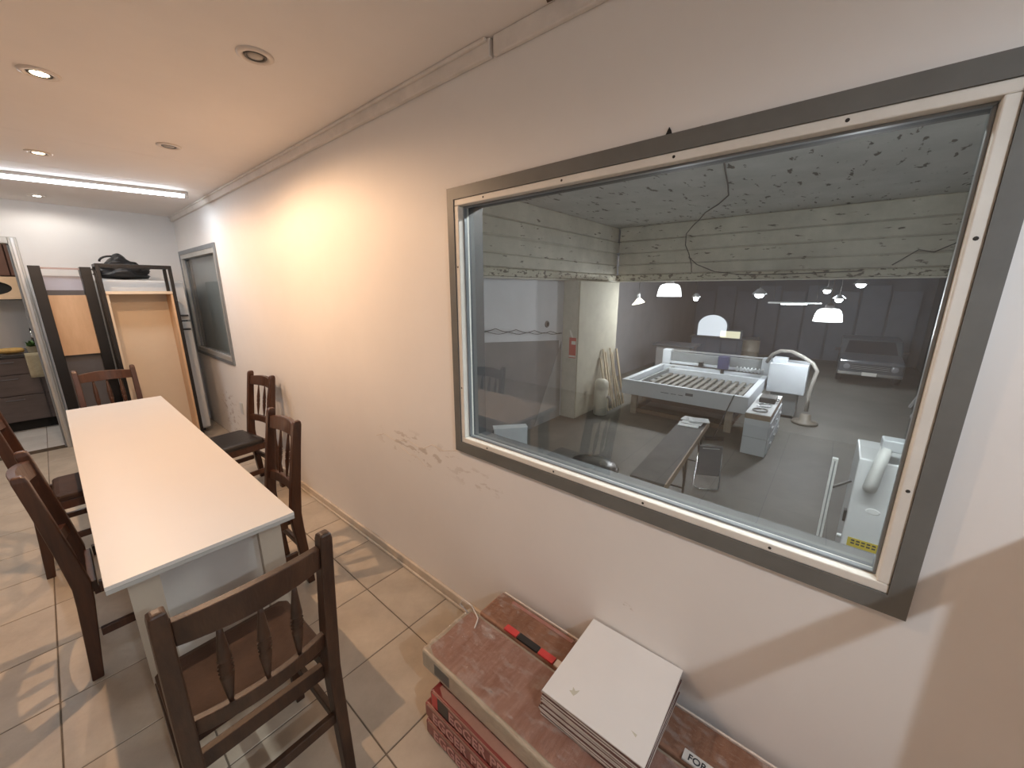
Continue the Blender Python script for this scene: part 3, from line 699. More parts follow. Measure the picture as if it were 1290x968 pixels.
# stack of white boards
ang0 = 0
for i in range(12):
    th = .0082; z = .3045 + i * th
    last = i == 11
    t = thing('white_board', 'topmost square white board with a small smudge, on the flooring packs' if last else ['lowest', 'second lowest', 'third lowest', 'fourth lowest', 'fifth lowest', 'sixth lowest', 'sixth from the top', 'fifth from the top', 'fourth from the top', 'third from the top', 'second from the top'][i] + ' of the stacked square white boards', 'board',
              (-.180 + (.004 if last else random.uniform(-.005, .003)), .374 + (-.004 if last else random.uniform(-.006, .006)), z), R(random.uniform(-1.2, 1.2)) if not last else R(1.0), 'square white boards stacked on the packs')
    bx('core', 'white_tile_edge', (-.168, -.158, 0), (.168, .158, th - .0030), t)
    bx('face', 'white_tile' if last else 'mdf_edge', (-.1675 if not last else -.170, -.1575 if not last else -.160, th - .0029), (.1675 if not last else .170, .1575 if not last else .160, th - .0004), t)
    if last:
        B().prism([(-.125, .075), (-.118, .094), (-.112, .086), (-.101, .089), (-.108, .078), (-.098, .068), (-.112, .070)], 2, th - .0004, th - .0001).build('smudge', 'smudge_grey', t)
        B().prism([(-.115, -.115), (-.105, -.098), (-.106, -.116)], 2, th - .0004, th - .0001).build('smudge', 'smudge_grey', t)

# added blocker behind the camera, shaped to cast the photographer's body and arm shadow
sd = thing('shadow_blocker', 'added shadow blocker behind the camera, a tall narrow board with a side arm', 'shadow blocker', (-.325, -.70, 0))
bx('board', 'ply', (-.175, -.012, .04), (.175, .012, 1.60), sd, bevel=.003); bx('arm', 'black_wood', (-.30, .078, 1.482), (.175, .118, 1.490), sd, bevel=.003)
bx('arm_block', 'black_wood', (.10, .0125, 1.47), (.17, .0775, 1.50), sd); bx('base', 'black_wood', (-.18, -.15, 0), (.18, .15, .039), sd, bevel=.004)

# ================================================================== WORKSHOP SHELL (lower level beyond the window)
ZF, ZC, ZB = -1.45, 3.22, 1.84
YL, YR, XF, XB, HC = 5.0, -2.7, 21.0, 9.2, 2.7
struct(bx('floor_workshop', 'ws_floor', (T, YR - .2, ZF - .15), (XF + .2, YL + 1.2, ZF)))
struct(bx('ceiling_workshop', 'ws_ceiling', (T, YR, ZC), (XB + .45, YL, ZC + .15)))
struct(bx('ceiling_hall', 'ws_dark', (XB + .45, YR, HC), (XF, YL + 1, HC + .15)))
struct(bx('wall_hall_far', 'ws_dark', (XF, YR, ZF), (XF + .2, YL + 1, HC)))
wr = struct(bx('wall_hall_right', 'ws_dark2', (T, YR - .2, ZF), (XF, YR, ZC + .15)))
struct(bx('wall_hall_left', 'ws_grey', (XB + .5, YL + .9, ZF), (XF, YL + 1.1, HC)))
struct(bx('wall_workshop_near', 'ws_grey', (T + .001, YR, ZF), (T + .05, YL, -.2)))
wl = struct(bx('wall_workshop_left', 'ws_white', (T + .01, YL, ZF), (XB + .02, YL + .15, ZB)))
# flat grey patches low on the wall with a slanting top edge, cables above it
B().prism([(1.0, ZF), (6.55, ZF), (6.55, .45), (3.9, .66), (1.0, .9)], 1, YL - .012, YL - .0005).build('grey_patch', 'ws_grey', wl)
B().prism([(5.6, ZF), (6.65, ZF), (6.65, .42)], 1, YL - .020, YL - .0125).build('grey_patch', 'ws_grey_light', wl)
def wavy(y, x0, x1, z0, z1, amp, n=24, ph=0):
    return [(x0 + (x1 - x0) * k / n, y, z0 + (z1 - z0) * k / n - amp * abs(math.sin(k * .62 + ph)) + amp * .6) for k in range(n + 1)]
cb = thing('wall_cable', 'dark cable sagging along the white workshop wall', 'cable', (0, 0, 0))
B().tube(wavy(YL - .03, 3.7, 6.65, .92, .62, .06), .007, 5).build('cable_run', 'wire', cb)
B().tube(wavy(YL - .03, 3.7, 6.65, .86, .60, .05, ph=1.2), .006, 5).build('cable_run', 'wire', cb)
sp = thing('round_socket', 'round dark socket on the white workshop wall', 'socket', (6.05, YL - .001, .86))
B().lathe([(.075, 0), (.075, .02), (.06, .03)], n=18).build('plate', 'grey_panel', sp, rot=(math.pi / 2, 0, 0))
B().lathe([(.045, .031), (.04, .036), (.0, .036)], n=16).build('insert', 'hole_dark', sp, rot=(math.pi / 2, 0, 0))
# left beam: board-marked concrete courses; back beam the same
def beam(name, along, n=5):
    hts = [ZB, ZB + .17, ZB + .42, ZB + .72, ZB + 1.02, ZC]; offs = [.05, .02, .0, .025, .01]
    root = None
    for i in range(5):
        o = offs[i]
        if along == 'x': a, c = (T + .01, YL - .10 - o, hts[i] + .006), (XB + .0, YL + .15, hts[i + 1] - .006)
        else: a, c = (XB - o, YR, hts[i] + .006), (XB + .45, YL - .10 - .06, hts[i + 1] - .006)
        b = B()
        n_ = 40; rg = []
        for k in range(n_ + 1):
            u = k / n_; w = .014 * noise.noise(Vector((u * 9, i * 3.3, 1.7 if along == 'x' else 5.1)))
            if along == 'x':
                x = a[0] + (c[0] - a[0]) * u; rg.append([Vector((x, a[1] + w, a[2] + .012)), Vector((x, a[1] + w, c[2] - .02)), Vector((x, a[1] + .03, c[2])), Vector((x, c[1], c[2])), Vector((x, c[1], a[2])), Vector((x, a[1] + .02, a[2]))])
            else:
                y = a[1] + (c[1] - a[1]) * u; rg.append([Vector((a[0] + w, y, a[2] + .012)), Vector((a[0] + w, y, c[2] - .02)), Vector((a[0] + .03, y, c[2])), Vector((c[0], y, c[2])), Vector((c[0], y, a[2])), Vector((a[0] + .02, y, a[2]))])
        o_ = b.loft(rg).build(name if root is None else 'concrete_course', 'ws_beam_low' if i == 0 else 'ws_beam', root)
        if root is None: root = struct(o_)
    # core so that the joints between courses stay closed
    if along == 'x': bx('beam_core', 'ws_beam', (T + .012, YL - .085, ZB + .01), (XB - .01, YL + .14, ZC - .001), root)
    else: bx('beam_core', 'ws_beam', (XB + .03, YR, ZB + .01), (XB + .44, YL - .2, ZC - .001), root)
    return root
beam('trim_2', 'x'); beam('trim_3', 'y')
ld = struct(bx('trim_4', 'ws_column_edge', (T + .01, YL - .16, ZB - .028), (XB + .1, YL - .03, ZB + .004)))
bx('beam_edge_strip', 'ws_column_edge', (XB - .06, YR, ZB - .026), (XB + .10, YL - .17, ZB + .004), ld)
co = struct(bx('trim_5', 'ws_column', (6.72, 4.57, ZF), (8.75, 4.99, ZB - .03), bevel=.02))
bx('column_chamfer', 'ws_column_edge', (6.70, 4.60, ZF), (6.719, 4.985, ZB - .03), co)
wa = thing('hanging_wire', 'thin dark wire hanging from the workshop ceiling to the beam', 'cable', (0, 0, 0))
B().tube([(4.4, 1.36, ZC - .012), (5.3, 1.52, ZC - .014), (6.15, 1.66, ZC - .012), (6.9, 1.80, ZC - .014), (7.6, 2.12, ZC - .012), (8.2, 2.5, ZC - .03), (8.9, 2.80, ZC - .05), (9.08, 2.98, 3.08), (9.08, 3.11, 2.91), (9.08, 3.1, 2.65), (9.08, 3.0, 2.45), (9.08, 2.92, 2.2), (9.08, 2.90, 2.02)], .011, 6).build('wire_run', 'wire', wa)
B().tube([(9.08, 3.0, 2.38), (9.07, 2.8, 2.2), (9.07, 2.39, 2.02), (9.07, 1.9, 1.95), (9.07, 1.36, 1.93), (9.07, .6, 1.94), (9.07, -.2, 1.96)], .011, 6).build('wire_run', 'wire', wa)
B().tube([(9.06, -.6, 2.05), (9.05, -.9, 2.3), (9.06, -1.1, 2.25), (9.05, -1.4, 2.42), (9.06, -1.7, 2.45)], .010, 6).build('wire_run', 'wire', wa)

# bare tube hung in the near bay, above the window head
nt_ = thing('workshop_tube_lamp', 'bare tube lamp hanging in the workshop just above the window', 'lamp', (1.5, 0.0, 2.62))
bx('housing', 'fridge_white', (-.04, -1.35, .02), (.04, 1.35, .06), nt_, bevel=.005)
B().tube([(0, -1.32, 0), (0, 1.32, 0)], .016, 10).build('tube', 'ws_tube_glow', nt_, smooth=True)
for q in (-1.335, 1.335): bx('end_cap', 'fridge_white', (-.022, q - .015, -.022), (.022, q + .015, .0195), nt_)
for q in (-.5, .5): B().tube([(0, q, .06), (0, q, ZC - 2.62)], .006, 5).build('cord', 'wire', nt_)
# hall far wall doors / panels
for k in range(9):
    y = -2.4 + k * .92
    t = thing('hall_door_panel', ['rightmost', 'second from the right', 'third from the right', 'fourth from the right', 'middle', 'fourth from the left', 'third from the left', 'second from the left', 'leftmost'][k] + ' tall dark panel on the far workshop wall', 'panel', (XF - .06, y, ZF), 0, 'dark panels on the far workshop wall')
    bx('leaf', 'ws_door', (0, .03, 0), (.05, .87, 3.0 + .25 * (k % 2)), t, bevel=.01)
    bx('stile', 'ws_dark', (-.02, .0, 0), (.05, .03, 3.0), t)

# lit windows above a dark counter at the back
aw_ = thing('arched_window', 'bright arched opening above the dark counter at the back of the workshop', 'window', (17.0, 4.08, -.30))
n = 20; pts = [(-.56, 0), (.56, 0)] + [(.56 * math.cos(t) * (1.0 if True else 1), .42 + .46 * math.sin(t)) for t in [k * math.pi / n for k in range(n + 1)]]
B().prism(pts, 0, .0, .03).build('lit_pane', 'win_glow', aw_)
pts2 = [(u * 1.10, v * 1.06 - .02) for u, v in pts]
B().prism(pts2, 0, .031, .12).build('reveal', 'ws_dark', aw_)
yw = thing('lit_wall_panel', 'small yellowish lit panel right of the arched opening', 'window', (17.0, 3.35, -.34))
bx('lit_pane', 'win_glow_yellow', (0, -.35, 0), (.03, .38, .28), yw); bx('frame', 'ws_dark', (.031, -.42, -.04), (.12, .45, .33), yw)
cn = thing('back_counter', 'long dark counter below the lit openings at the back of the workshop', 'counter', (17.2, 3.6, ZF))
bx('counter_body', 'ws_dark', (0, -1.1, 0), (.9, 1.3, 1.06), cn); bx('counter_top', 'ws_dark2', (-.10, -1.15, 1.06), (1.0, 1.35, 1.10), cn)
for k in range(4): bx('door', 'ws_door', (-.02, -1.08 + k * .6, .1), (0, -.52 + k * .6, 1.0), cn, bevel=.005)
dm = thing('metal_drum', 'tall brownish metal drum right of the dark counter', 'drum', (16.2, 2.45, ZF))
B().lathe([(.29, 0), (.30, .02), (.29, .04), (.29, .36), (.305, .38), (.29, .40), (.29, .74), (.305, .76), (.29, .78), (.29, 1.14), (.30, 1.16), (.27, 1.165), (.27, 1.15)], n=24).build('shell', 'drum', dm, smooth=True)
lk = thing('low_cabinet', 'grey low cabinet in the back left of the workshop', 'cabinet', (13.4, 4.5, ZF))
bx('body', 'ws_grey', (0, -.6, 0), (.8, .6, 1.05), lk); bx('top', 'ws_dark2', (-.1, -.75, 1.05), (.9, .7, 1.12), lk)
for k in range(2): bx('door', 'ws_grey_light', (-.02, -.58 + k * .59, .08), (0, -.02 + k * .59, 1.0), lk, bevel=.006)

# pendant lamps
def pendant(x, y, z, kind, r, h, label, power):
    t = thing('pendant_lamp', label, 'lamp', (x, y, z), 0, 'hanging lamps of the workshop')
    topz = (ZC if x < XB else HC) - z
    if XB - .1 < x < XB + .45: topz = ZB - z
    if kind == 'bell':
        pr = [(.34, h * 1.0), (.60, h * .97), (.80, h * .82), (.92, h * .5), (1.0, 0)]
        B().loft([[Vector((r * q * math.cos(2*math.pi*k/24), r * q * math.sin(2*math.pi*k/24), zz)) for k in range(24)] for q, zz in pr + [(.96, .004), (.87, h * .5), (.7, h * .8)]], False).build('shade', 'shade_glow', t, smooth=True)
        B().lathe([(r * .34, h * .98), (r * .34, h * 1.25), (r * .12, h * 1.4)], n=14).build('cap', 'grey_panel', t)
        B().lathe([(.001, h * .2), (.06, h * .35), (.06, h * .6), (.03, h * .8)], n=12).build('bulb', 'bulb_glow', t, smooth=True)
        c0 = h * 1.4
    elif kind == 'cone':
        B().loft([[Vector((q * math.cos(2*math.pi*k/20), q * math.sin(2*math.pi*k/20) , zz - .25 * q * math.cos(2*math.pi*k/20 - 2.2))) for k in range(20)] for q, zz in ((r * .25, h), (r, 0), (r * .96, 0), (r * .22, h * .95))], False).build('shade', 'cone_glow', t, smooth=True)
        B().lathe([(r * .26, h * .97), (r * .26, h * 1.8), (.02, h * 2)], n=12).build('cap', 'alu', t)
        B().lathe([(.0, .0), (.05, .04), (.05, h * .5), (.02, h * .9)], n=12).build('bulb', 'bulb_glow', t, smooth=True)
        c0 = h * 2
    else:
        B().lathe([(r * .35, h * .8), (r, .03), (r, 0), (r * .9, 0), (r * .3, h * .7)], n=20, cap=False).build('shade', 'alu', t)
        B().lathe([(.0, -.11), (r * .40, -.09), (r * .62, -.03), (r * .5, h * .3), (r * .2, h * .6)], n=14).build('bulb', 'bulb_glow', t, smooth=True)
        c0 = h * .8
    B().tube([(0, 0, c0 - .002), (0, 0, topz)], .010, 6).build('cord', 'wire', t)
    if power: add_light('pendant_light', 'POINT', (0, 0, -.10), power, (.95, .97, 1.0) if kind != 'cone' else (1, .92, .7), t, shadow_soft_size=.08)
    return t
pendant(9.45, 3.5, 1.44, 'bell', .30, .32, 'bright bell-shaped pendant lamp hanging next to the concrete beam', P_HALL)
pendant(9.40, .18, .96, 'bell', .25, .27, 'bright bell-shaped pendant lamp hanging lowest, above the right aisle', P_HALL)
pendant(9.55, 4.35, 1.24, 'cone', .17, .14, 'yellowish tilted cone lamp near the column', P_HALL * .12)
pendant(11.99, 3.51, 1.38, 'spot', .12, .16, 'small glaring lamp right of the beam-side bell lamp', P_HALL * .8)
pendant(13.28, 2.01, 1.47, 'spot', .20, .22, 'small wide-shaded lamp in the middle of the hall', P_HALL * .8)
pendant(15.38, -.37, 1.78, 'spot', .20, .18, 'glaring lamp hanging highest, above the car', P_HALL * .6)
pendant(14.85, .09, 1.33, 'spot', .17, .16, 'small glaring lamp left of the highest one', P_HALL * .6)
pendant(14.9, .42, 1.60, 'spot', .16, .12, 'flat small lamp above the low-hanging bell lamp', 0)
st = thing('strip_lamp', 'thin horizontal strip lamp in the middle of the workshop', 'lamp', (12.66, 1.05, 1.22))
bx('housing', 'alu', (-.05, -.62, .0), (.05, .62, .05), st, bevel=.006); bx('diffuser', 'bulb_glow', (-.04, -.30, -.02), (.04, .30, -.001), st, bevel=.004)
for s in (-1, 1): B().tube([(0, s * .5, .05), (0, s * .5, HC - 1.22)], .006, 5).build('cord', 'wire', st)

# ---- CNC router
cx0_, cx1_, cy0_, cy1_ = 7.84, 10.62, 1.17, 3.92; zt_, zb_ = -.55, -.91
cn = thing('cnc_router', 'large pale grey CNC router table with raised rim and gantry', 'machine', ((cx0_ + cx1_) / 2, (cy0_ + cy1_) / 2, ZF))
def L(x, y, z): return (x - (cx0_ + cx1_) / 2, y - (cy0_ + cy1_) / 2, z - ZF)
def cb_(nm, m, a, b, par=cn, **k): return bx(nm, m, L(*a), L(*b), par, **k)
fp = cb_('front_panel', 'cnc_white', (cx0_, cy0_, zb_), (cx0_ + .10, cy1_, zt_), bevel=.008)
cb_('side_panel', 'cnc_white', (cx0_ + .10, cy0_, zb_ + .08), (cx1_, cy0_ + .12, zt_), bevel=.008)
cb_('side_panel', 'cnc_white', (cx0_ + .10, cy1_ - .12, zb_ + .08), (cx1_, cy1_, zt_), bevel=.008)
cb_('guide_rail', 'cnc_grey', (cx0_ + .12, cy1_ - .42, zt_ - .12), (cx1_ - .1, cy1_ - .36, zt_ - .02))
cb_('rear_panel', 'cnc_white', (cx1_ - .12, cy0_ + .12, zb_ + .08), (cx1_, cy1_ - .12, zt_), bevel=.006)
cb_('inner_rail', 'cnc_white', (10.05, cy0_ + .13, zt_ - .20), (10.13, cy1_ - .40, zt_ - .01), bevel=.005)
cb_('bed', 'cnc_grey', (cx0_ + .10, cy0_ + .12, zb_ + .10), (cx1_ - .12, cy1_ - .12, zb_ + .13))
for k in range(13):
    y = cy0_ + .22 + k * .165
    cb_('bed_slat', 'cnc_slat', (cx0_ + .14, y, zt_ - .20), (10.03, y + .085, zt_ - .14))
for k in range(5): cb_('bed_crossbar', 'cnc_slat', (cx0_ + .3 + k * .4, cy0_ + .13, zt_ - .235), (cx0_ + .36 + k * .4, cy1_ - .14, zt_ - .202))
for (x, y) in ((8.05, 3.60), (8.05, 1.45), (10.3, 3.6), (10.3, 1.45)): cb_('leg', 'cnc_leg', (x, y, ZF), (x + .12, y + .14, zb_ + .10))
for y in (1.52, 3.67): cb_('base_beam', 'rust_beam', (8.17, y - .04, ZF + .06), (10.3, y + .04, ZF + .18))
cb_('base_beam', 'rust_beam', (8.07, 1.59, ZF + .04), (8.15, 3.6, ZF + .14)); cb_('base_beam', 'rust_beam', (9.2, 1.57, ZF + .05), (9.28, 3.62, ZF + .15))
for k in range(2): cb_('brace', 'rust_beam', (8.5 + k * 1.0, 1.56, ZF + .30), (8.56 + k * 1.0, 3.63, ZF + .36))
cb_('gantry_upright', 'cnc_white', (10.70, cy1_ - .22, -.93), (10.98, cy1_ + .02, -.13), bevel=.02)
cb_('gantry_upright', 'cnc_white', (10.70, cy0_ - .02, -.93), (10.98, cy0_ + .20, -.13), bevel=.02)
cb_('gantry_beam', 'cnc_grey', (10.76, cy0_ + .2, -.50), (10.90, cy1_ - .22, -.20), bevel=.01)
cb_('gantry_cover', 'cnc_white', (10.66, cy0_ + .2, -.52), (10.755, cy1_ - .22, -.46), bevel=.005)
cb_('top_rod', 'alu', (10.80, cy0_ + .2, -.17), (10.84, cy1_ - .22, -.13))
sh = cb_('spindle_carriage', 'cnc_motor', (10.45, 2.10, -.50), (10.65, 2.36, -.14), bevel=.01)
B().lathe([(.05, 0), (.05, .2), (.07, .21), (.07, .40)], L(10.52, 2.23, -.66), 14).build('spindle_motor', 'lamp_dark', sh)
cb_('tool_holder', 'bench_metal', (10.48, 2.75, -.50), (10.64, 2.85, -.38))
for k in range(8): B().lathe([(.025, 0), (.025, .10), (.012, .13)], L(10.58, 1.30 + k * .085, -.52), 10).build('tool_bit', 'alu', cn)
for k, (y, w) in enumerate(((2.95, .18), (2.72, .12), (2.55, .10), (2.40, .16))):
    bx('maker_mark', 'cnc_mark', L(cx0_ - .002, y - w, -.74 if k < 3 else -.72), L(cx0_ + .001, y, -.725 if k < 3 else -.66), fp)
# control cabinet right behind
cc = thing('control_cabinet', 'tall pale control cabinet at the right rear of the router', 'cabinet', (10.0, .74, ZF))
bx('upper_box', 'cnc_white', (0, -.38, .62), (.75, .38, 1.34), cc, bevel=.02); bx('lower_box', 'cnc_grey', (.08, -.26, .06), (.7, .30, .62), cc, bevel=.02); bx('plinth', 'hole_dark', (.1, -.24, 0), (.68, .28, .06), cc)
bx('cap_box', 'cnc_white', (.05, .05, 1.34), (.5, .34, 1.44), cc, bevel=.01)
ho = thing('dust_hose', 'ribbed grey extraction hose arching over the control cabinet', 'hose', (0, 0, 0))
B().tube([(10.6, 1.25, -.20), (10.5, 1.15, .02), (10.4, .98, .14), (10.3, .75, .16), (10.2, .5, .06), (10.15, .30, -.06), (10.1, .20, -.22), (10.05, .24, -.50), (10.0, .27, -.8), (9.9, .26, -1.16)], .042, 10).build('hose_run', 'hose', ho, smooth=True)
db = thing('dust_unit', 'round low dust extraction unit on the floor under the hose', 'machine', (9.88, .25, ZF))
B().lathe([(.25, 0), (.26, .03), (.25, .06), (.12, .08), (.10, .22), (.06, .24)], n=24).build('housing', 'drum', db, smooth=True)
# drawer pedestal in front of router right corner
pe = thing('drawer_pedestal', 'white drawer pedestal with clutter on top beside the router', 'cabinet', (7.03, .88, ZF))
bx('body', 'cnc_white', (0, -.20, 0), (1.80, .20, .70), pe, bevel=.006)
bx('top_band', 'bench_edge', (-.005, -.205, .701), (1.80, .205, .80), pe, bevel=.004)
bx('top_sheet', 'paper', (0, -.2, .8005), (1.79, .2, .815), pe)
bx('panel_seam', 'cnc_grey', (-.002, -.2, .34), (0, .2, .346), pe)
for k in range(3):
    for z0, z1 in ((.36, .66), (.05, .33)):
        d = bx('drawer', 'cnc_white', (.04 + k * .59, -.222, z0), (.59 + k * .59, -.202, z1), pe, bevel=.004)
        bx('handle', 'alu', (.24 + k * .59, -.245, (z0 + z1) / 2), (.40 + k * .59, -.223, (z0 + z1) / 2 + .02), d)
def clutter(nm, lab, cat, loc): return thing(nm, lab, cat, loc)
t = clutter('black_case', 'black tool case on the drawer pedestal', 'case', (8.15, .86, ZF + .8155)); bx('case_body', 'lamp_dark', (-.2, -.14, 0), (.2, .14, .11), t, bevel=.015); B().tube([(-.08, -.15, .05), (-.08, -.18, .05), (.08, -.18, .05), (.08, -.15, .05)], .01).build('handle', 'rubber', t)
t = clutter('cable_coil', 'coil of pale cable on the near end of the drawer pedestal', 'cable', (7.25, .88, ZF + .823))
B().tube([(.13 * math.cos(a) * (1 + .05 * math.sin(3 * a)), .12 * math.sin(a), .004 + .02 * a / 12) for a in [k * .35 for k in range(36)]], .010, 6).build('coil', 'hose', t)
t = clutter('cable_coil', 'coil of grey cable in the middle of the drawer pedestal', 'cable', (7.68, .86, ZF + .823))
B().tube([(.15 * math.cos(a) * (1 + .06 * math.sin(2 * a)), .11 * math.sin(a), .004 + .02 * a / 12) for a in [k * .35 for k in range(36)]], .011, 6).build('coil', 'alu', t)
# broom leaning on router front
bo = thing('broom', 'thin-handled broom leaning against the router front', 'broom', (7.38, 1.63, ZF))
B().tube([(0, 0, .07), (.43, -.20, .92)], .012, 8).build('handle', 'bench_metal', bo); B().bar((-.10, .16, .05), (.10, -.16, .05), .05, .05).build('head', 'bench_metal', bo); B().bar((-.10, .16, .013), (.10, -.16, .013), .06, .024).build('bristles', 'rubber', bo)
db2 = thing('dustbin', 'low dark bin under the router front', 'bin', (7.62, 2.05, ZF)); B().lathe([(.13, 0), (.17, .24), (.18, .25), (.16, .25), (.125, .02)], n=18).build('bin_body', 'lamp_dark', db2, smooth=True)

# ---- dust collector drum and leaning offcuts by the column
dcx = thing('dust_collector', 'cream cylinder standing at the foot of the column', 'machine', (7.45, 4.28, ZF))
B().lathe([(.16, 0), (.17, .02), (.17, .62), (.15, .66), (.17, .68), (.17, .84), (.10, .90)], n=22).build('drum_body', 'cream_plastic', dcx, smooth=True)
B().tube([(.0, -.12, .45), (.02, -.20, .48), (.03, -.24, .40), (.03, -.25, .2)], .04).build('outlet_pipe', 'hose', dcx, smooth=True)
ORD = ['leftmost', 'second from the left', 'third from the left', 'fourth from the left', 'fourth from the right', 'third from the right', 'second from the right', 'rightmost']
for k in range(8):
    x = 7.75 + .13 * k; h = random.uniform(1.0, 1.75)
    tag(B().bar((x, 4.20, ZF + .02), (x + .06, 4.53, ZF + h), random.uniform(.04, .085), .025, up=(0, 1, 0)).build('wood_offcut', 'wood_off'), ORD[k] + ' of the wood offcuts leaning on the column behind the router', 'plank', 'wood offcuts leaning behind the router')
es = thing('extinguisher_sign', 'red and white fire extinguisher sign on the column', 'sign', (6.699, 4.70, .28))
bx('plate', 'ext_red', (-.008, -.09, -.24), (0, .09, .24), es); bx('white_band', 'ext_white', (-.010, -.085, .08), (-.0081, .03, .16), es); bx('white_band', 'ext_white', (-.010, -.085, -.22), (-.0081, .085, -.18), es)
B().prism([(-.04, .17), (.07, .30), (.10, .42), (.05, .40), (.0, .28)], 0, -.006, -.001).build('torn_corner', 'ext_white', es)

# ---- work bench
bn = thing('work_bench', 'narrow dark-topped work bench with folding metal legs', 'bench', (4.65, 1.60, ZF), R(4))
bx('bench_top', 'bench_top', (-1.42, -.21, .765), (1.42, .21, .80), bn, bevel=.003); bx('edge_board', 'bench_edge', (-1.42, -.23, .70), (1.42, -.211, .80), bn, bevel=.003); bx('under_frame', 'bench_edge', (-1.38, -.19, .70), (1.38, .19, .764), bn)
for x in (-1.2, .05, 1.2):
    for s in (-1, 1): B().tube([(x, s * .16, 0), (x, s * .16, .70)], .018).build('leg', 'bench_metal', bn)
    B().tube([(x, -.16, .08), (x, .16, .08)], .014).build('cross_bar', 'bench_metal', bn)
    B().tube([(x + .02, -.16, .12), (x + .40, 0, .70)], .012).build('brace', 'bench_metal', bn)
for k, (dx, dy, a, n_) in enumerate(((.98, .03, 8, 3), (1.10, .0, 2, 5), (1.24, .03, -4, 5), (1.22, -.08, 20, 4))):
    c, s = math.cos(R(4)), math.sin(R(4)); X = 4.65 + dx * c - dy * s; Y = 1.60 + dx * s + dy * c
    t = thing('paper_stack', ['paper sheets nearest the camera on the bench end', 'second stack of paper sheets on the bench end', 'thick farthest stack of papers on the bench end', 'printed sheet lying askew on the bench papers'][k], 'paper', (X, Y, ZF + .8005 + k * .012), R(a), 'papers on the work bench')
    bx('sheets', 'paper', (-.11, -.16, 0), (.11, .16, .011), t)
    if k > 1:
        for q in range(5): bx('print_line', 'paper_ink', (-.08 + q * .035, -.12, .0112), (-.07 + q * .035, .10, .0116), t)
fc = thing('folded_chair', 'folded dark grey panel chair leaning beside the bench', 'chair', (5.10, 1.21, ZF), R(-62))
bx('back_panel', 'ws_dark2', (-.17, -.02, .22), (.17, .02, .72), fc, bevel=.015)
B().tube([(-.17, .0, .60), (-.19, .02, .02), (-.15, -.06, .015), (.15, -.06, .015), (.19, .02, .02), (.17, 0, .60)], .012).build('tube_frame', 'chrome', fc, smooth=True)
bl = bx('slot', 'alu', (-.12, -.023, .67), (.12, -.0205, .685), fc)
so_ = thing('swivel_stool', 'black padded swivel stool on the workshop floor below the window', 'stool', (3.62, 2.42, ZF))
B().lathe([(.0, .50), (.26, .50), (.31, .52), (.32, .56), (.29, .60), (.15, .615), (.0, .62)], n=28, sy=1.15).build('seat', 'leather_black', so_, smooth=True)
B().lathe([(.03, .08), (.03, .50)], n=12).build('column', 'chrome', so_)
for k in range(5):
    a = k * 2 * math.pi / 5; B().bar((0, 0, .09), (.28 * math.cos(a), .28 * math.sin(a), .06), .04, .03).build('base_leg', 'lamp_dark', so_, bevel=.006)
    B().lathe([(.0, 0), (.025, .01), (.03, .03), (.02, .05)], (.27 * math.cos(a), .27 * math.sin(a), 0), 10).build('caster', 'rubber', so_)
# white cabinet with a dial low left in the window
wc = thing('white_box_cabinet', 'pale blue-white box cabinet at the lower left of the window view', 'cabinet', (3.12, 3.58, ZF), R(50))
bx('body', 'cnc_white', (0, -.26, .02), (.14, .26, 1.0), wc, bevel=.008); bx('top_lid', 'paper', (-.004, -.264, 1.0), (.144, .264, 1.012), wc, bevel=.004)
bx('foot_strip', 'hole_dark', (.01, -.25, 0), (.13, .25, .02), wc)
B().lathe([(.035, 0), (.035, .006), (.02, .008)], n=14).build('dial', 'cnc_mark', wc, loc=(.07, .2605, .93), rot=(-math.pi / 2, 0, 0))
# tall white machine cabinet with duct at lower right
mc = thing('tall_machine_cabinet', 'tall glossy white machine cabinet with a duct and yellow warning sticker', 'cabinet', (2.90, -.47, ZF))
mb = bx('body', 'machine_white', (0, -.17, .03), (.55, .17, 1.73), mc, bevel=.012)
bx('feet_plinth', 'hole_dark', (.03, -.15, 0), (.52, .15, .03), mc)
stk = bx('warning_sticker', 'sticker_yellow', (-.002, -.10, .945), (0, .13, 1.025), mc)
for q in range(2):
    for w in range(6): bx('sticker_text', 'print_dark', (-.003, .085 - w * .033, .997 - q * .026), (-.0021, .108 - w * .033, 1.011 - q * .026), stk)
B().tube([(-.005, .075, 1.50), (-.045, .075, 1.51), (-.06, .07, 1.57), (-.05, .055, 1.70), (-.02, .03, 1.86)], [.04, .045, .045, .040, .038], 14).build('duct', 'rail_white', mc, smooth=True)
bx('duct_head', 'cnc_white', (-.05, -.10, 1.84), (.08, .065, 1.93), mc, bevel=.01)
B().lathe([(.02, 0), (.02, .03)], n=10).build('knob', 'alu', mc, loc=(.02, .172, 1.0), rot=(-math.pi / 2, 0, 0))
B().lathe([(.045, 0), (.040, .003)], n=20, sx=.55).build('oval_highlight', 'paper', mc, loc=(-.0003, .02, 1.30), rot=(0, -math.pi / 2, 0))  # pale oval disc stands in for a lamp highlight on the glossy front
bx('side_bracket', 'bench_metal', (-.0, .172, 1.15), (.05, .19, 1.25), mc)
ra = thing('aluminium_rail', 'upright slim aluminium rail on a base plate left of the white cabinet', 'rail', (2.60, -.145, ZF))
bx('rail_bar', 'rail_white', (-.018, -.018, .02), (.018, .018, 1.79), ra, bevel=.003); bx('base_plate', 'bench_metal', (-.10, -.06, 0), (.10, .06, .02), ra); bx('rail_slot', 'frame_stop', (-.0195, -.004, .05), (-.0181, .004, 1.77), ra)
B().tube([(0, -.02, 1.55), (.26, -.13, 1.53)], .010).build('side_arm', 'bench_metal', ra)

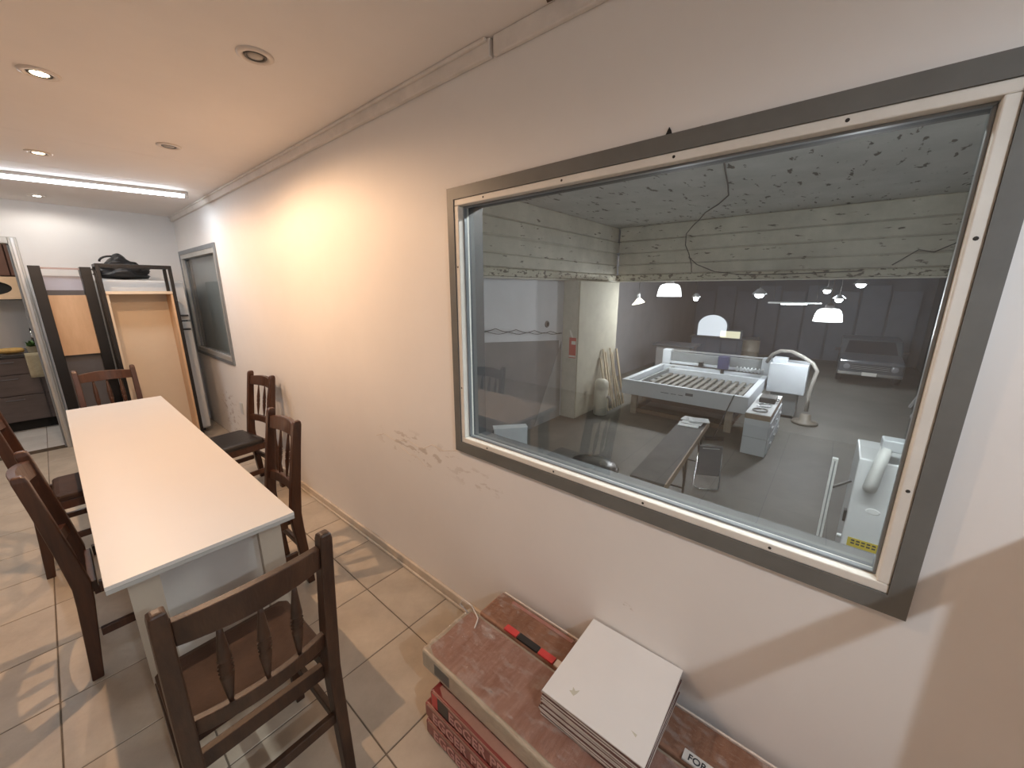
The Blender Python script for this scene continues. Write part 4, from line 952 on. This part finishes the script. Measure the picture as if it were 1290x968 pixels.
# ---- leaning boards at right, car
for k, (x, y, h, w) in enumerate(((13.2, -1.80, 1.95, .25), (12.0, -1.72, 1.85, .30), (10.7, -1.62, 1.7, .35), (9.0, -1.55, 1.6, .4), (7.6, -1.5, 1.9, .4))):
    t = tag(B().bar((x, y, ZF + .03), (x - .1, YR + .06, ZF + h * 1.25), w, .05).build('leaning_board', 'board_grey'), ['farthest grey board leaning on the right workshop wall', 'second farthest grey board leaning on the right workshop wall', 'middle grey board leaning on the right workshop wall', 'second nearest grey board leaning on the right workshop wall', 'nearest grey board leaning on the right workshop wall'][k], 'board', 'boards leaning on the right workshop wall')
ca = thing('parked_car', 'old boxy grey car parked at the back of the workshop', 'car', (15.7, -1.02, ZF))
hw_ = .80
prof = [(0, .36), (0, .72), (.05, .80), (1.15, .90), (1.70, 1.32), (1.85, 1.36), (3.2, 1.36), (3.7, .95), (4.2, .92), (4.25, .40), (4.2, .30), (.05, .30)]
B().prism([(u, v) for u, v in prof], 1, -hw_, hw_).build('body', 'car_paint', ca, bevel=.04)
B().add([(1.16, -.68, .93), (1.16, .68, .93), (1.66, .60, 1.295), (1.66, -.60, 1.295), (1.20, -.68, .90), (1.20, .68, .90), (1.70, .60, 1.27), (1.70, -.60, 1.27)], [(0,1,2,3),(4,7,6,5),(0,4,5,1),(1,5,6,2),(2,6,7,3),(3,7,4,0)]).build('windscreen', 'car_glass', ca)
for s in (-1, 1):
    B().prism([(1.35, .95), (1.74, 1.27), (3.1, 1.27), (3.35, .95)], 1, s * (hw_ + .004), s * (hw_ - .01)).build('side_window', 'car_glass', ca)
    B().lathe([(.09, 0), (.09, .02), (.05, .03)], n=16).build('headlight', 'headlight', ca, loc=(-.002, s * .58, .60), rot=(0, -math.pi / 2, 0))
    bx('wing_mirror', 'rubber', (1.25, s * .88 - .07, .95), (1.32, s * .88 + .07, 1.05), ca, bevel=.01)
    for x in (.75, 3.45):
        B().lathe([(.0, -.09), (.28, -.09), (.30, -.06), (.30, .06), (.28, .09), (.0, .09)], n=22).build('wheel', 'rubber', ca, loc=(x, s * .72, .30), rot=(math.pi / 2, 0, 0))
bx('grille', 'car_glass', (-.012, -.46, .50), (.0, .46, .68), ca); bx('bumper', 'chrome', (-.09, -.78, .34), (-.01, .78, .46), ca, bevel=.02)
for k in range(4): bx('grille_bar', 'alu', (-.016, -.46, .525 + k * .04), (-.0125, .46, .533 + k * .04), ca)
bx('number_plate', 'ext_white', (-.095, -.18, .345), (-.0905, .18, .455), ca)
